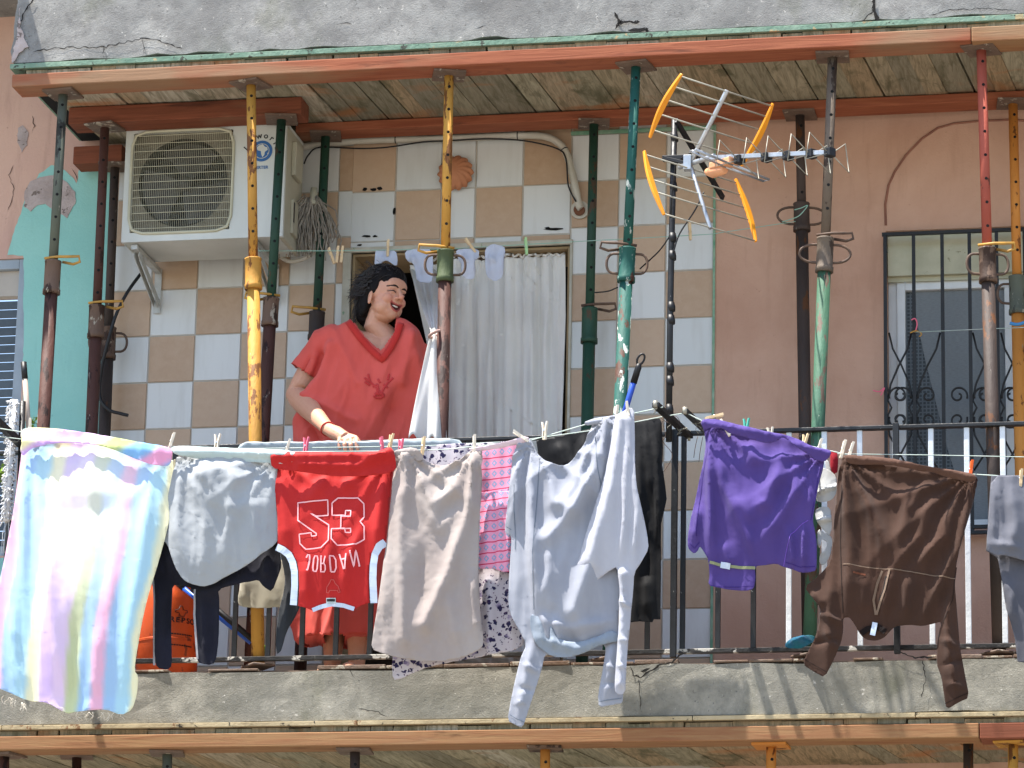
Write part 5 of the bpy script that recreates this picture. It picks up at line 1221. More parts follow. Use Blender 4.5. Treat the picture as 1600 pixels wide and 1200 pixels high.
# ------------------------------------------------------------------ line brackets
def arm(p, q, w, h, label, extra=None):
    t = empty('line_bracket', P(*p), label, 'bracket', 'clothesline brackets')
    mb = MB(); A, B = P(*p), P(*q); mb.bar(A, B, w, h); mb.build('arm', M_black, t, .002)
    mb = MB(); d = (B-A).normalized(); mb.tube([B+Vector((0,0,-.012)), B+Vector((0,0,.014))], .009, 8); mb.tube([A+d*.01+Vector((0,0,-.02)), A+d*.01+Vector((0,0,.02))], .006, 8); mb.build('eye', M_alu_dull, t)
    r = random.Random(int(p[0])); mb = MB()
    for k in range(4):
        c = A.lerp(B, r.uniform(.3, 1)); pts = [c]
        for j in range(7): c = c+Vector((r.uniform(-.018, .018), r.uniform(-.006, .006), r.uniform(-.016, .012))); pts.append(c)
        mb.tube(pts, .0013, 5)
    mb.build('wire', M_alu_dull, t)
arm((1078, 682, -.93), (1024, 632, -1.32), .028, .02, 'black iron bracket holding the clotheslines, left of the pair by the mast')
arm((1108, 678, -.93), (1070, 642, -1.32), .024, .018, 'black iron bracket holding the clotheslines, right of the pair by the mast')
arm((42, 702, -.93), (-14, 650, -1.33), .026, .03, 'black iron bracket at the left edge of the picture')
t = empty('hanging_wires', P(1040, 690, -.95), 'tangle of loose wires dangling from the railing beside the black dress', 'wire')
mb = MB()
for pts in ([(1034,655),(1040,680),(1036,690),(1048,705),(1050,715),(1042,730),(1036,738)], [(1090,682),(1086,700),(1084,715)], [(1098,682),(1094,705),(1092,722)], [(1032,652),(1044,660),(1056,650),(1064,662)], [(1036,640),(1050,648),(1058,655)]):
    mb.tube(path(pts, -1.0), .0014, 5)
mb.build('wire', T_wire, t)
# ------------------------------------------------------------------ brooms & co
def stick(name, a, b, Ya_, Yb_, r, m, label, cat, parts):
    A, B = P(*a, Ya_), P(*b, Yb_); t = empty(name, B, label, cat); mb = MB(); mb.tube([A, B], r, 12); mb.build('handle', m, t)
    d = (A-B).normalized(); return t, A, B, d
t, A, B, d = stick('broom', (998, 572), (962, 690), -.98, -.93, .0115, mat('blue_handle', '2c50b4', '24449c', 8, .4, spots=('8f9bb8', 40, .7)), 'blue broom handle with a black hanging eye rising beside the turquoise prop', 'broom', 0)
mb = MB(); mb.tube([A-d*.07, A-d*.005, A+d*.01], [.0135, .013, .009], 12); cc = A+d*.028; mb.tube([cc+(d*math.cos(a)*.022+rt*math.sin(a)*.014) for a in [2*math.pi*k/16 for k in range(16)]], .0045, 7, True); mb.build('grip', M_cable, t)
t, A, B, d = stick('long_squeegee', (278, 912), (392, 1004), -.75, -.70, .010, mat('bright_blue', '2b62c8', '2455b4', 8, .4), 'bright blue pole leaning low behind the railing across the gas bottle', 'pole', 0)
mb = MB(); mb.tube([A-d*.03, A], .012, 10); mb.build('cap', M_cable, t)
t, A, B, d = stick('floor_brush', (300, 920), (398, 1002), -.80, -.82, .012, M_cable, 'black pole with a lime green end leaning low behind the railing', 'pole', 0)
e = P(418, 1022, -.82); mb = MB(); mb.tube([B, e], [.016, .018], 12); mb.build('green_socket', mat('lime_plastic', '8fc43a', '80b430', 8, .4), t)
t, A, B, d = stick('white_broom', (39, 592), (47, 700), -.95, -.93, .011, mat('worn_white_pole', 'c2b2a4', 'a8988a', 10, .6), 'worn whitish broom handle with a black grip beside the leftmost prop', 'broom', 0)
G = P(37, 566, -.95); mb = MB(); mb.tube([A, G], .0125, 12); mb.build('grip', M_cable, t)
# wrapped post at left edge
c0, c1 = P(21, 625, -1.0), P(10, 815, -1.0)
t = empty('wrapped_post', c1, 'iron post wrapped in shaggy white rag at the left edge', 'post')
mb = MB(); mb.tube([c0+Vector((.03,.03,.0)), P(22, 1025, -.97)], .013, 8); mb.build('post', M_black, t)
mb = MB(); r = random.Random(31)
for k in range(420):
    f = k/420; c = c0.lerp(c1, f); a = r.uniform(0, 6.28); p = c+Vector((math.cos(a)*.012, math.sin(a)*.012, 0)); q = p+Vector((math.cos(a)*r.uniform(.008, .018), math.sin(a)*.014, r.uniform(-.022, .008)))
    mb.tube([p, (p+q)/2+Vector((0,0,.004)), q], .0028, 4)
mb.tube([c0, c1], .014, 8)
for k in range(4): mb.tube([c1+Vector((r.uniform(-.01,.01),0,0)), c1+Vector((r.uniform(-.02,.02),0,-.05)), c1+Vector((r.uniform(-.02,.03),0,-.13))], .001, 4)
mb.build('shaggy_wrap', mat('white_shag', 'dcdcdc', 'c8c8c8', 30, .95), t)
# leafy bits of a pot plant behind
t = empty('potted_plant', P(30, 1020, -.6), 'small green plant peeping out beside the leftmost prop and the shaggy post', 'plant')
mb = MB(); r = random.Random(4)
ct = [P(48, 662, -.8), P(2, 740, -.8)]; base = P(30, 980, -.7)
for k in range(110):
    c = ct[0 if k % 3 == 0 else 1]+Vector((r.gauss(0, .012), r.gauss(0, .012), r.gauss(0, .016))); a = Vector((r.uniform(-1,1), r.uniform(-1,1), r.uniform(-.3,1))).normalized(); b = a.cross(Vector((r.random(), r.random(), r.random()))).normalized()
    mb.face([c-a*.014, c+b*.006, c+a*.014, c-b*.006])
mb.build('leaves', mat('leaf_green', '7ea03c', '9ab454', 30, .6), t)
mb = MB(); mb.tube([base, ct[0]], .003, 6); mb.tube([base, ct[1]], .003, 6); mb.build('stem', mat('stem', '5c6a30'), t)
mb = MB(); mb.lathe([(.0, .0), (.07, .0), (.095, .16), (.1, .16), (.1, .18), (.085, .18), (.0, .15)], Vector((base.x, base.y, 0))); mb.build('pot', mat('clay_pot', '8a5238', rough=.9), t)
# gas bottle
cg = P(262, 1000, -.62); cg.z = 0
t = empty('gas_bottle', cg, 'orange gas bottle standing on the balcony floor behind the black trousers', 'gas bottle')
zt2 = P(262, 925, -.62).z-.0; rg = .125
mb = MB(); mb.lathe([(rg*.9, .0), (rg*.9, .03), (rg, .045), (rg, zt2-.05), (rg*.97, zt2-.02), (rg*.85, zt2+.015), (rg*.6, zt2+.04), (rg*.3, zt2+.055), (0, zt2+.06)], cg, 40)
for z in (.15, .155): mb.lathe([(rg+.001, z-.004), (rg+.004, z), (rg+.001, z+.004)], cg, 40)
M_gas = mat('gas_orange', 'd9581c', 'cc4e18', 5, .45, .05, 40, spots=('8a3c1c', 14, .62)); mb.build('cylinder', M_gas, t)
mb = MB(); mb.tube([cg+Vector((rg*.55*math.cos(a), rg*.55*math.sin(a), zt2+.1)) for a in [2*math.pi*k/24 for k in range(24)]], .008, 8, True)
for k in range(3): a = k*2.1; mb.tube([cg+Vector((rg*.55*math.cos(a), rg*.55*math.sin(a), zt2+.1)), cg+Vector((rg*.55*math.cos(a), rg*.55*math.sin(a), zt2+.02))], .007, 6)
mb.build('collar', M_gas, t); mb = MB(); mb.tube([cg+Vector((0,0,zt2+.05)), cg+Vector((0,0,zt2+.09))], .018, 10); mb.build('valve', M_cable, t)
M_gi = mat('dark_marking', '2a1c18', rough=.6)
def on_cyl(me_o):
    for v in me_o.data.vertices:
        dx = v.co.x-cg.x; a = dx/rg; rr_ = rg+.0012-(v.co.y-(cg.y-rg)); v.co = Vector((cg.x+rr_*math.sin(a), cg.y-rr_*math.cos(a), v.co.z))
zc_ = P(296, 967, -.74).z
for i, ch in enumerate('REPSOL'):
    o = text_on(ch, 0, 0, 0, .030, M_gi, t, 0, 'lettering', 1.15, .0004, Vector((cg.x+.088+(i-1.6)*.0235, cg.y-rg, zc_))); on_cyl(o)
mb = MB()
for pts in ([(-.026,.018),(-.012,.022),(-.006,.036),(.004,.036),(.008,.022),(.028,.020),(.028,.012),(.018,.010),(.014,-.004),(-.004,-.006),(-.010,.008),(-.026,.010)],):
    mb.tube([Vector((cg.x+.088+x, cg.y-rg-.0005, zc_+.022+z)) for x, z in pts], .0014, 5, True)
for z in (-.06, -.105):
    for k in range(9): mb.box((cg.x+.05+k*.011, cg.y-rg-.0008, zc_+z), (cg.x+.058+k*.011, cg.y-rg+.0008, zc_+z+.005))
o = mb.build('emblem_lines', M_gi, t); on_cyl(o)
# blue-green cloth lying on the floor edge, blue tie
fD = Fold(-.93, [([(1235,1005),(1262,998)], 6, .03), ([(1250,998),(1272,1008)], 5, .02)], .006, 71, vs=(1, 1))
o = sheet('floor_cloth', [(1226,1008),(1232,1001),(1242,997),(1256,996),(1266,993),(1274,994),(1272,1004),(1264,1010),(1250,1014),(1236,1013),(1228,1013)], fD, cloth_mat('teal_blue', '1f5470', '1f6a54', .05), None, 3, 1); tag(o, 'crumpled teal blue cloth at the floor edge under the brown sleeve', 'cloth')
mb = MB(); mb.tube(path([(1578,505),(1590,507),(1603,503)], -.36), .007, 6); o = mb.build('blue_tie', mat('blue_rag', '3f7fb0')); tag(o, 'bit of blue rag knotted round the orange prop', 'tie')
for lb, m, pts in (('scrap of pink ribbon on the top of the first grille bar', M_pin_p, [(1424,500),(1430,498),(1433,506),(1431,516)]), ('scrap of red string on the left edge of the grille', M_pin_p, [(1364,610),(1374,612),(1382,606),(1376,618)]), ('yellow knot of string on the window grille', M_ywire if False else T_ywire, [(1422,520),(1432,517),(1440,522),(1436,526)])):
    mb = MB(); mb.tube(path(pts, -.07), .003, 5); tag(mb.build('string_knot', m), lb, 'string')
mb = MB(); mb.tube(path([(1241,328),(1252,325),(1262,321),(1252,334),(1243,340),(1222,347)], -.27), .0022, 5); tag(mb.build('string_knot', M_grope), 'green string knotted on the dark brown prop', 'string')
# ================================================================== the woman
YW = -.55
wo = empty('person', Vector((P(560, 900, YW).x, YW, 0)), 'laughing woman in a red v-neck tunic leaning at the railing with one hand on it', 'person')
HC = P(601, 463, YW)                           # head centre
fa = R(11.5+45)                                # face turned to the right of the camera
fdir = Vector((math.sin(fa), -math.cos(fa), 0))
HR = Matrix.Rotation(math.pi+fa, 3, 'Z')       # local +y = face
tl_ = Matrix.Rotation(R(9), 3, 'Y')            # lean towards the right of the picture
nod = Matrix.Rotation(R(1), 3, 'X')
HM = Matrix.Translation(HC) @ (tl_ @ HR @ nod).to_4x4()
def hx(x, y, z): return HM @ Vector((x, y, z))
mb = MB(); rot = (tl_ @ HR @ nod)
def E(c, r, ex=None): mb.ell(hx(*c), r, rot @ ex if ex else rot, 24, 16)
E((0, -.005, .022), (.074, .092, .092)); E((0, .022, -.028), (.063, .068, .078)); E((0, .052, -.082), (.030, .030, .024)); E((0, .036, -.072), (.050, .046, .030)); E((0, .018, -.088), (.042, .046, .026))
E((0, .068, .040), (.052, .022, .034))
for s in (-1, 1):
    E((s*.034, .064, -.024), (.025, .021, .024)); E((s*.026, .075, .022), (.020, .012, .008)); E((s*.034, .036, -.055), (.030, .036, .036))
    E((s*.074, -.004, -.024), (.006, .017, .030), Matrix.Rotation(R(s*-18), 3, 'Z')); E((s*.076, -.001, -.046), (.006, .009, .010)); E((s*.027, .076, .005), (.014, .009, .008))
mb.tube([hx(0, .082, .022), hx(0, .092, .006), hx(0, .107, -.014), hx(0, .104, -.022)], [.0075, .0085, .0115, .0085], 12)
for s in (-1, 1): E((s*.0125, .092, -.019), (.0085, .011, .0075))
# lips round an open laughing mouth
lp = []
for k in range(22):
    a = 2*math.pi*k/22; xx = .029*math.cos(a); zz = -.050+(.018*math.sin(a) if math.sin(a) < 0 else .005*math.sin(a))+abs(xx)**2*12
    lp.append(hx(xx, .083-abs(xx)**2*14, zz))
mb.tube(lp, .0048, 8, True)
# neck, shoulders, chest
nb0 = P(607, 540, YW+.02)
mb.tube([hx(0, -.02, -.03), hx(0, -.018, -.075), hx(0, -.03, -.115)+Vector((-.004,0,0)), nb0+Vector((-.012,.02,.04)), nb0+Vector((-.02,.03,-.03))], [.046, .044, .046, .058, .10], 20)
sh = P(509, 540, YW+.03); shr = P(650, 552, YW+.09); el = P(464, 618, YW+.04); wr = P(513, 671, -.85); 
ctr = P(580, 560, YW+.04)
mb.tube([sh, sh.lerp(ctr, .4)+Vector((0,0,.02)), ctr+Vector((0,0,.0)), shr], [.06, .085, .10, .06], 18)
mb.ell(P(565, 640, YW+.05), (.19, .12, .26)); mb.ell(P(560, 800, YW+.05), (.20, .13, .24)); mb.ell(P(555, 900, YW+.06), (.21, .14, .20))
mb.tube([sh, sh.lerp(el, .4), sh.lerp(el, .8), el, el.lerp(wr, .12), el.lerp(wr, .35), el.lerp(wr, .7), wr], [.055, .058, .052, .048, .048, .046, .035, .027], 20)
er = P(672, 690, YW+.16); mb.tube([shr, shr.lerp(er, .5), er, P(640, 740, YW+.0)], [.052, .046, .04, .032], 16)
mb.ell(P(638, 748, YW-.01), (.03, .025, .045))
# hand: palm + five fingers curling down over the cloth on the rail
kn_ = [P(531, 687, -.925), P(539.5, 690, -.935), P(548.5, 690, -.937), P(557, 687, -.93)]
mb.tube([wr, wr.lerp(P(541, 685, -.915), .45), P(540, 685, -.915)], [.026, .031, .026], 14)
pc = P(528, 680, -.893)
for i, k in enumerate(kn_):
    mb.tube([pc.lerp(k, .15), k+Vector((0,.004,.008))], [.017, .011], 10)
    tips = [(530,698),(539,703),(549,704),(558.5,701)][i]; Lx = [.92, 1, 1, .93][i]
    k2 = k.lerp(P(tips[0], tips[1], -.955), .55*Lx)+Vector((0,-.008,.004)); tip = P(tips[0]+1, tips[1]+4*Lx, -.950)
    mb.tube([k+Vector((0,.004,.006)), k2, k2.lerp(tip, .6), tip], [.0108, .0092, .0086, .0066], 10)
th0 = P(536, 680, -.89); th1 = P(551, 683, -.915); th2 = P(560, 690, -.93); th3 = P(565, 699, -.94)
mb.tube([th0, th1, th2, th3], [.015, .0125, .0108, .0075], 10)
# legs and feet
for px_, yy in ((558, YW), (520, YW+.08)):
    hip = P(px_, 850, yy); kn2 = P(px_, 960, yy); kn2.z = .46; an = Vector((kn2.x, yy+.02, .08))
    mb.tube([Vector((hip.x, yy+.04, .85)), kn2, Vector((kn2.x, yy+.03, .33)), Vector((kn2.x, yy+.025, .2)), an, Vector((kn2.x, yy+.02, .03))], [.085, .06, .058, .045, .034, .034], 16)
    mb.tube([Vector((kn2.x, yy+.05, .028)), Vector((kn2.x, yy-.03, .03)), Vector((kn2.x, yy-.12, .022)), Vector((kn2.x, yy-.16, .016))], [.03, .034, .034, .016], 12)
def remesh(mb, name, vox, m, parent, sm=3, post=None):
    me = bpy.data.meshes.new('tmp'); mb.bm.to_mesh(me); mb.bm.free(); o = bpy.data.objects.new('tmp', me); col.objects.link(o)
    rm = o.modifiers.new('r', 'REMESH'); rm.mode = 'VOXEL'; rm.voxel_size = vox; rm.use_smooth_shade = True
    s_ = o.modifiers.new('s', 'SMOOTH'); s_.factor = .5; s_.iterations = sm
    bpy.context.view_layer.update(); e = o.evaluated_get(bpy.context.evaluated_depsgraph_get()); m2 = bpy.data.meshes.new_from_object(e); bpy.data.objects.remove(o)
    m2.name = name; r = bpy.data.objects.new(name, m2); col.objects.link(r); m2.materials.clear(); m2.materials.append(m)
    r.parent = parent; r.matrix_parent_inverse = Matrix.Translation(parent.location).inverted()
    if post: post(m2)
    for p in m2.polygons: p.use_smooth = True
    return r
HI = HM.inverted()
def paint(me):
    at = me.color_attributes.new('skin', 'FLOAT_COLOR', 'POINT')
    base = Vector(lin('c69378')[:3]); lip = Vector(lin('a8524c')[:3]); mouth = Vector(lin('4a1412')[:3]); blush = Vector(lin('cc7f68')[:3]); knk = Vector(lin('b87a62')[:3])
    for v in me.vertices:
        l = HI @ v.co; c = base.copy()
        if l.length < .2 and l.y > 0:
            x, z = abs(l.x), l.z
            c = c.lerp(blush, .55*math.exp(-((x-.038)/.02)**2-((z+.022)/.02)**2)); c = c.lerp(blush, .6*math.exp(-(x/.013)**2-((z+.014)/.011)**2) if l.y > .09 else 0)
            if l.y > .05:
                u = x/.031; zc = -.050+x*x*12
                top = zc+.005*math.sqrt(max(0, 1-u*u)); bot = zc-.018*math.sqrt(max(0, 1-u*u))
                if x < .0335 and bot-.0055 < z < top+.0048: c = lip
                if x < .029 and bot+.002 < z < top-.001 : c = mouth; v.co -= (HM.to_3x3() @ Vector((0, 1, 0)))*.008
                for s in (1,):   # closed laughing eyes: lid crease
                    ez = .0045+.004*(1-((x-.029)/.015)**2)
                    if .013 < x < .046 and abs(z-ez) < .0016: c = Vector(lin('3a2019')[:3])
                    if .012 < x < .048 and .0016 < z-ez < .008: c = c.lerp(Vector(lin('a06a54')[:3]), .5)
                    bz = .0255+.004*(1-((x-.028)/.02)**2)
                    if .010 < x < .052 and abs(z-bz) < .0022: c = Vector(lin('2c1c16')[:3])
        at.data[v.index].color = (*c, 1)
tsk = NT('skin'); a_ = tsk.n('ShaderNodeAttribute'); a_.attribute_name = 'skin'; vv = tsk.coord('Object')
tsk.set(tsk.mix(tsk.ramp(tsk.noise(vv, 60, 4, .6), [(.4, .0), (.7, .12)]), a_.outputs['Color'], lin('9c5a44')), .5, 0, .35)
tsk.bump(tsk.noise(vv, 240, 4, .6), .25, .003); tsk.b.inputs['Subsurface Weight'].default_value = .12; tsk.b.inputs['Subsurface Radius'].default_value = (1, .35, .2); tsk.b.inputs['Subsurface Scale'].default_value = .008
body_o = remesh(mb, 'body', .0028, tsk.m, wo, 4, paint)
bb_ = bvhtree.BVHTree.FromPolygons([v.co.copy() for v in body_o.data.vertices], [tuple(p.vertices) for p in body_o.data.polygons])
def onface(x, z, lift=.0006):
    d = (HM.to_3x3() @ Vector((0, -1, 0))).normalized(); h_ = bb_.ray_cast(hx(x, .3, z), d); return (h_[0]-d*lift) if h_[0] is not None else hx(x, .09, z)
M_brow = mat('brow_dark', '1a100d', rough=.8)
for s in (-1, 1):
    mb = MB(); pts = [onface(s*(.011+.041*k/9), .0265+.007*math.sin(math.pi*min(1, k/8))-.002*(k/9)) for k in range(10)]; mb.tube(pts, [.0016, .0024, .0027, .0027, .0026, .0023, .002, .0017, .0013, .0008], 6); mb.build('eyebrow', M_brow, wo)
    mb = MB(); pts = [onface(s*(.014+.031*k/9), .0035+.0055*math.sin(math.pi*k/9)) for k in range(10)]; mb.tube(pts, [.001, .0015, .0018, .002, .002, .002, .002, .0018, .0014, .001], 6); mb.build('eyelashes', M_brow, wo)
# teeth
mb = MB(); row_t, row_b = [], []
for k in range(15):
    x = -.024+.048*k/14; y = .0795-x*x*13; zt_h = -.0475+x*x*12
    row_t.append(mb.bm.verts.new(hx(x, y, zt_h+.001))); row_b.append(mb.bm.verts.new(hx(x, y+.0005, zt_h-.0065+abs(x)*.08)))
for k in range(14): mb.bm.faces.new((row_t[k], row_t[k+1], row_b[k+1], row_b[k]))
o = mb.build('teeth', mat('teeth', 'e4dcd0', rough=.3), wo); so_ = o.modifiers.new('t', 'SOLIDIFY'); so_.thickness = .003
# hair: cap mass + curls
M_hair = mat('black_hair', '0b0808', '151010', 30, .6, .5, 160, spec=.15)
mb = MB(); rot = (tl_ @ HR @ nod)
mb.ell(hx(0, -.016, .066), (.083, .096, .070), rot, 24, 16); mb.ell(hx(0, -.035, .03), (.082, .08, .085), rot, 24, 16); mb.ell(hx(0, -.062, .005), (.080, .072, .095), rot); mb.ell(hx(-.01, -.05, .075), (.06, .06, .055), rot); mb.ell(hx(.0, -.078, -.05), (.064, .055, .078), rot); mb.ell(hx(.02, -.085, .045), (.055, .045, .05), rot)
for s in (-1, 1): mb.ell(hx(s*.068, -.012, .030), (.014, .040, .042), rot); mb.ell(hx(s*.056, -.055, -.04), (.02, .03, .06), rot)
def lump(me):
    for v in me.vertices:
        l = HI @ v.co; a = math.atan2(l.x, l.y); n_ = v.normal
        v.co += n_*(.0045*noise.noise(Vector((a*7, l.z*22, l.y*22)))+.003*noise.noise(Vector((l.x*70, l.y*70, l.z*30)))+.002)
hair_o = remesh(mb, 'hair', .004, M_hair, wo, 3, lump)
M_hair2 = mat('hair_strand', '1f1714', '120d0c', 60, .36, spec=.6)
mb = MB(); r = random.Random(77)
for k in range(950):
    th_ = r.uniform(0, 2*math.pi); ph = r.uniform(-.5, 1.35); n_ = Vector((math.cos(ph)*math.cos(th_), math.cos(ph)*math.sin(th_), math.sin(ph)))
    if n_.y > .55-.25*abs(n_.x) and n_.z < .45: continue
    p = Vector((n_.x*.086, -.022+n_.y*.10, .050+n_.z*.084)); pts = []; L = r.uniform(.04, .10); A_ = r.uniform(.003, .009); w_ = r.uniform(80, 140); dd = Vector((n_.x*.25, -.75-.2*r.random(), -.2-.75*max(0, -n_.y)-.4*r.random())).normalized(); sd = dd.cross(n_).normalized(); p0 = p.copy()
    for j in range(10):
        t_ = j/9; q = p0+dd*L*t_; rad = Vector((q.x/.086, (q.y+.022)/.10, (q.z-.050)/.084))
        if rad.length < 1.02 and q.z > -.02: rad.normalize(); q = Vector((rad.x*.088, -.022+rad.y*.103, .050+rad.z*.086))
        q += sd*A_*math.sin(w_*t_*L)+n_*A_*.6*math.cos(w_*t_*L); pts.append(hx(*q))
    mb.tube(pts, [.0021*(1-.6*j/9) for j in range(10)], 4)
for k in range(150):    # lower curls behind the neck
    a = r.uniform(-1, 1); p = Vector((a*.068, -.08-.05*math.cos(a*1.4)+r.uniform(-.01,.01), r.uniform(-.06, .03))); pts = []; w_ = r.uniform(60, 110); A_ = r.uniform(.003, .007); L = r.uniform(.04, .085)
    for j in range(9): t_ = j/8; pts.append(hx(p.x+A_*math.sin(w_*t_*L+k), p.y-.006*t_+A_*math.cos(w_*t_*L+k), p.z-L*t_))
    mb.tube(pts, [.0022*(1-.6*j/8) for j in range(9)], 4)
for k in range(60):     # flyaway wisps
    n_ = Vector((r.uniform(-.6,.6), r.uniform(-1,-.1), r.uniform(.2,1))).normalized(); p = Vector((n_.x*.083, -.03+n_.y*.10, .045+n_.z*.084)); pts = []
    for j in range(7): pts.append(hx(*(p+n_*.006*j+Vector((.004*math.sin(j+k), -.004*j, .003*math.cos(j*1.3+k)))))) 
    mb.tube(pts, .0007, 4)
mb.build('curls', M_hair2, hair_o)
mb = MB()               # pale grey flecks in the hair
for k in range(34):
    t_ = r.random(); p = Vector((-.055-.012*r.random()+.02*t_, -.075+.085*t_, .075+.032*t_+r.uniform(-.006,.006))); rad = Vector((p.x/.083, (p.y+.022)/.09, (p.z-.034)/.084)).normalized()*1.05
    p = Vector((rad.x*.083, -.022+rad.y*.09, .034+rad.z*.084)); mb.tube([hx(*p), hx(p.x+.003, p.y+r.uniform(-.004,.004), p.z+r.uniform(-.004,.006))], .0011, 4)
mb.build('hair_flecks', mat('grey_flecks', '8f9098', rough=.4), hair_o)
# ---- tunic
M_tun = cloth_mat('coral_red_knit', 'd45a50', 'cb5348', .05, .85, 700)
mb = MB()
def sec(y, xl, xr, dn, yc, n=40):
    a, b = P(xl, y, YW+yc), P(xr, y, YW+yc); cx = (a+b)/2; rx = (b-a).length/2; out = []
    for k in range(n):
        t_ = 2*math.pi*k/n; c_, s_ = math.cos(t_), math.sin(t_); e = .85
        out.append(mb.bm.verts.new(cx+Vector((rx*abs(c_)**e*(1 if c_ > 0 else -1), dn*abs(s_)**e*(1 if s_ > 0 else -1), 0))))
    return out
S_ = [(501,545,622,0.041,.02),(507,528,634,0.061,.02),(516,512,648,0.082,.03),(532,500,660,0.102,.04),(555,494,665,0.119,.05),(585,490,664,0.127,.05),(620,470,658,0.135,.05),(660,458,652,0.143,.05),(700,456,648,0.148,.05),(780,455,642,0.152,.05),(880,457,625,0.152,.06),(960,460,612,0.148,.06),(1003,463,606,0.143,.06)]
R_ = [sec(*q) for q in S_]
for A, B in zip(R_, R_[1:]):
    for k in range(40): mb.bm.faces.new((A[k], A[(k+1)%40], B[(k+1)%40], B[k]))
mb.bm.faces.new(R_[0]); mb.bm.faces.new(R_[-1])
se = P(476, 586, YW+.03); ds = (se-sh).normalized()
mb.tube([sh+Vector((.06,0,.02)), sh+Vector((.0,0,.006)), sh.lerp(se, .55), se], [.073, .070, .068, .071], 24)
mb.tube([shr+Vector((-.06,0,.0)), shr, P(664, 600, YW+.1)], [.06, .062, .08], 18)
Vp = [(533,498),(552,498),(598,556),(622,500),(640,510),(622,530),(597,562)]
def inside(x, y, poly):
    c = False; n = len(poly)
    for i in range(n):
        (x1, y1), (x2, y2) = poly[i], poly[(i+1)%n]
        if (y1 > y) != (y2 > y) and x < (x2-x1)*(y-y1)/(y2-y1)+x1: c = not c
    return c
def proj(p):
    d = p-CAM; k = F_PX/d.dot(fw); return 800+d.dot(rt)*k, 600-d.dot(up)*k
neck = [(546,490),(622,490),(618,505),(616,520),(596,549),(577,534),(560,514)]
yfront = YW
def tun(me):
    bm = bmesh.new(); bm.from_mesh(me)
    for v in bm.verts:
        x, y = proj(v.co); n = v.normal
        lo = max(0, min(1, (y-560)/250))
        h = .020*lo*math.sin(x/13+1.2*math.sin(y/90))+.009*lo*math.sin(x/6.1+y/60)
        h += .010*noise.fractal(Vector((x/34, y/80, 3+v.co.y*2)), 1, 2, 3); nn_ = noise.noise(Vector(((x+.35*y)/26, y/120, 9))); h += .010*(1-min(1, abs(nn_)*2.4))**1.5*min(1, max(0, (y-530)/60))
        for fo in (([(505,555),(495,585),(470,600)], 7, -.012), ([(520,540),(500,600),(475,640)], 8, .012), ([(600,562),(580,640),(560,690)], 20, .008), ([(640,530),(650,600),(640,690)], 9, .012), ([(470,640),(500,690)], 8, -.012), ([(485,560),(470,590)], 4, -.006), ([(493,556),(482,594)], 4, .006), ([(640,560),(600,620)], 10, .008), ([(525,520),(560,600)], 6, .006), ([(640,525),(625,600)], 5, .007), ([(655,570),(640,680)], 6, .01), ([(480,620),(520,640),(560,660)], 6, .007), ([(610,640),(590,690)], 9, -.01)):
            best = min(pt_seg(x, y, a, b)[0] for a, b in zip(fo[0], fo[0][1:])); h += 2.3*fo[2]*math.exp(-(best/fo[1])**1.5)
        v.co += n*h
    dele = []
    for f in bm.faces:
        c = f.calc_center_median(); x, y = proj(c)
        if y < 560 and c.y < YW+.14 and inside(x, y, neck): dele.append(f)
        elif (c-se).dot(ds) > -.008 and (c-se).length < .12: dele.append(f)      # open sleeve
        elif c.z < P(530, 1000, YW).z+.004: dele.append(f)                        # open hem
        elif y < 506 and 548 < x < 618: dele.append(f)
    bmesh.ops.delete(bm, geom=dele, context='FACES'); bm.to_mesh(me); bm.free()
to = remesh(mb, 'tunic', .006, M_tun, wo, 5, tun)
so_ = to.modifiers.new('t', 'SOLIDIFY'); so_.thickness = .004; so_.offset = 1
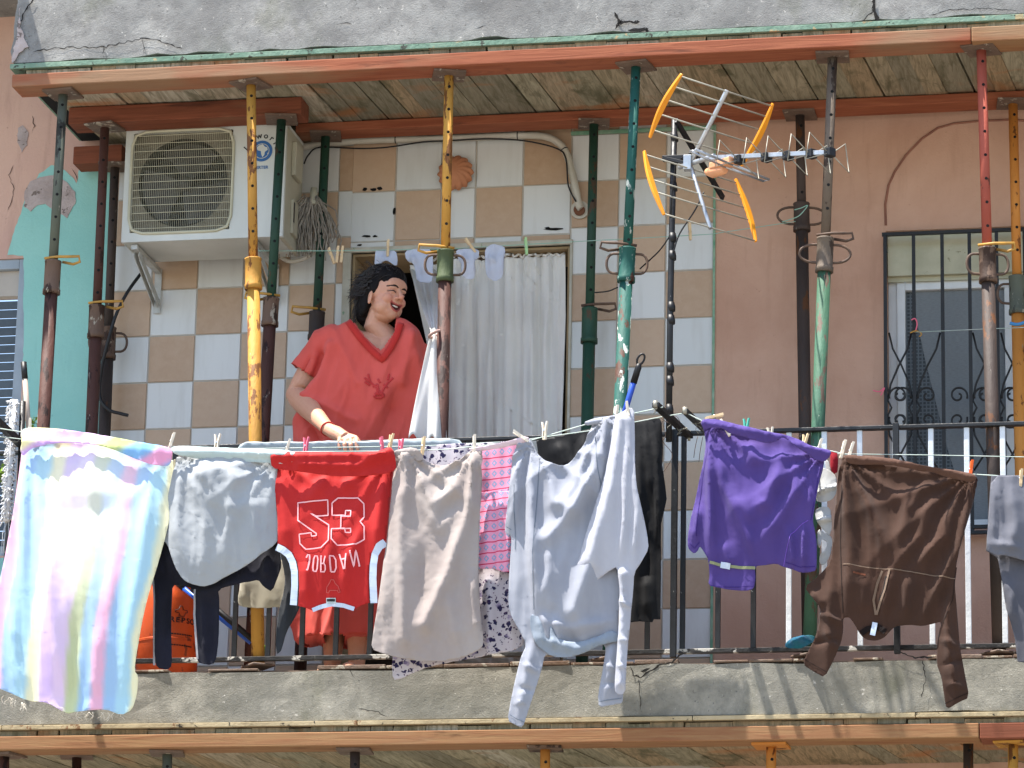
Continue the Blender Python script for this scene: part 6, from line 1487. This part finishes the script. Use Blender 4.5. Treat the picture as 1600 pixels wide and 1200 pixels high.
# darker neck trim following the v, lying on the tunic
bvh = bvhtree.BVHTree.FromObject(to, bpy.context.evaluated_depsgraph_get())
tm_inv = to.matrix_basis
def on_tunic(px, py, lift):
    d = ray(px, py).normalized(); h_ = None
    off = to.matrix_world.translation if False else Vector((0,0,0))
    hit = bvh.ray_cast(CAM, d)
    if hit[0] is None: return None
    return hit[0]-d*lift
def trib(pts, w, lift, m, name, sub=2, closed=False, side=False):
    q = []; sm_ = None
    n = len(pts)
    for i in range(n if closed else n-1):
        a, b = pts[i], pts[(i+1)%n]; k_ = max(1, int(math.hypot(b[0]-a[0], b[1]-a[1])/sub))
        for k in range(k_): t_ = k/k_; q.append((a[0]*(1-t_)+b[0]*t_, a[1]*(1-t_)+b[1]*t_))
    q.append(pts[0] if closed else pts[-1]); mb = MB(); prev = None; last = None
    for i, (x, y) in enumerate(q):
        a = q[max(0, i-1)]; b = q[min(len(q)-1, i+1)]; dx, dy = b[0]-a[0], b[1]-a[1]; l = math.hypot(dx, dy) or 1; nx, ny = -dy/l*w/2, dx/l*w/2
        p1, p2 = on_tunic(x+nx, y+ny, lift), on_tunic(x-nx, y-ny, lift)
        ref = last
        def fix(p):
            if p is None or (ref is not None and (p-ref).length > .05): return None
            return p
        p1, p2 = fix(p1), fix(p2)
        if side and p1 is not None:
            sm_ = p1 if sm_ is None else Vector((p1.x, sm_.y*.35+p1.y*.65, p1.z)); p1 = Vector(sm_); dd_ = ray(x+nx, y+ny).normalized()
            p2 = P(x-nx, y-ny, p1.y-.001)
        if p1 is None and p2 is None: prev = None; continue
        if p1 is None: p1 = p2+(P(x+nx, y+ny, p2.y)-P(x-nx, y-ny, p2.y))
        if p2 is None: p2 = p1+(P(x-nx, y-ny, p1.y)-P(x+nx, y+ny, p1.y))
        last = (p1+p2)/2; cur = (mb.bm.verts.new(p1), mb.bm.verts.new(p2))
        if prev: f = mb.bm.faces.new((prev[0], cur[0], cur[1], prev[1])); f.smooth = True
        prev = cur
    o = mb.build(name, m, wo); s2 = o.modifiers.new('t', 'SOLIDIFY'); s2.thickness = .003; return o
M_trimr = cloth_mat('dark_red_trim', 'bd342e', 'b22e28', .03, .85)
trib([(543,501),(551,512),(562,527),(577,544),(590,556),(596,561),(601,556),(611,542),(619,526),(624,512),(627,504)], 10.5, .009, M_trimr, 'neck_trim', 3, False, True)
M_emb = cloth_mat('embroidery_red', 'c23c3a', 'b83634', .03, .8)
for pts in ([(583,620),(592,613),(601,620)], [(590,592),(594,598)], [(599,600),(606,606)], [(570,596),(578,602)], [(569,590),(580,598),(588,606),(592,618)], [(614,590),(606,598),(600,606),(594,618)], [(575,584),(578,596)], [(608,584),(606,594)], [(585,616),(592,610),(600,616),(596,622),(588,622),(585,616)], [(590,600),(592,612)], [(582,604),(590,600)]): trib(pts, 3.2, .003, M_emb, 'embroidery')
mb = MB(); wd_ = (wr-el).normalized(); u1 = wd_.cross(Vector((0,1,0))).normalized(); u2 = wd_.cross(u1)
mb.tube([wr+wd_*-.004+(u1*math.cos(a)+u2*math.sin(a))*.0295 for a in [2*math.pi*k/24 for k in range(24)]], .0028, 6, True); mb.build('bracelet', M_trimr, wo)
# ------------------------------------------------------------------ light
w = bpy.data.worlds.new('World'); sc.world = w; w.use_nodes = True; nt = w.node_tree
bg = nt.nodes['Background']; sky = nt.nodes.new('ShaderNodeTexSky'); sky.sky_type = 'NISHITA'; sky.sun_disc = False
EL, AZ = R(70), R(62)      # azimuth: degrees to the left of straight out from the facade
S = Vector((-math.sin(AZ)*math.cos(EL), -math.cos(AZ)*math.cos(EL), math.sin(EL)))
sky.sun_elevation = EL; sky.sun_rotation = math.atan2(S.x, S.y)
nt.links.new(sky.outputs[0], bg.inputs[0]); bg.inputs[1].default_value = .115
sl = bpy.data.lights.new('sun', 'SUN'); sl.energy = 4.2; sl.angle = R(.5); sl.color = (1, .95, .88)
so = bpy.data.objects.new('sun', sl); col.objects.link(so); so.rotation_euler = S.to_track_quat('Z', 'Y').to_euler()
sc.view_settings.view_transform = 'Standard'; sc.view_settings.look = 'None'; sc.view_settings.gamma = 1
sc.view_settings.exposure = 1.68
sc.cycles.max_bounces = 6; sc.cycles.diffuse_bounces = 4
bpy.context.view_layer.update()
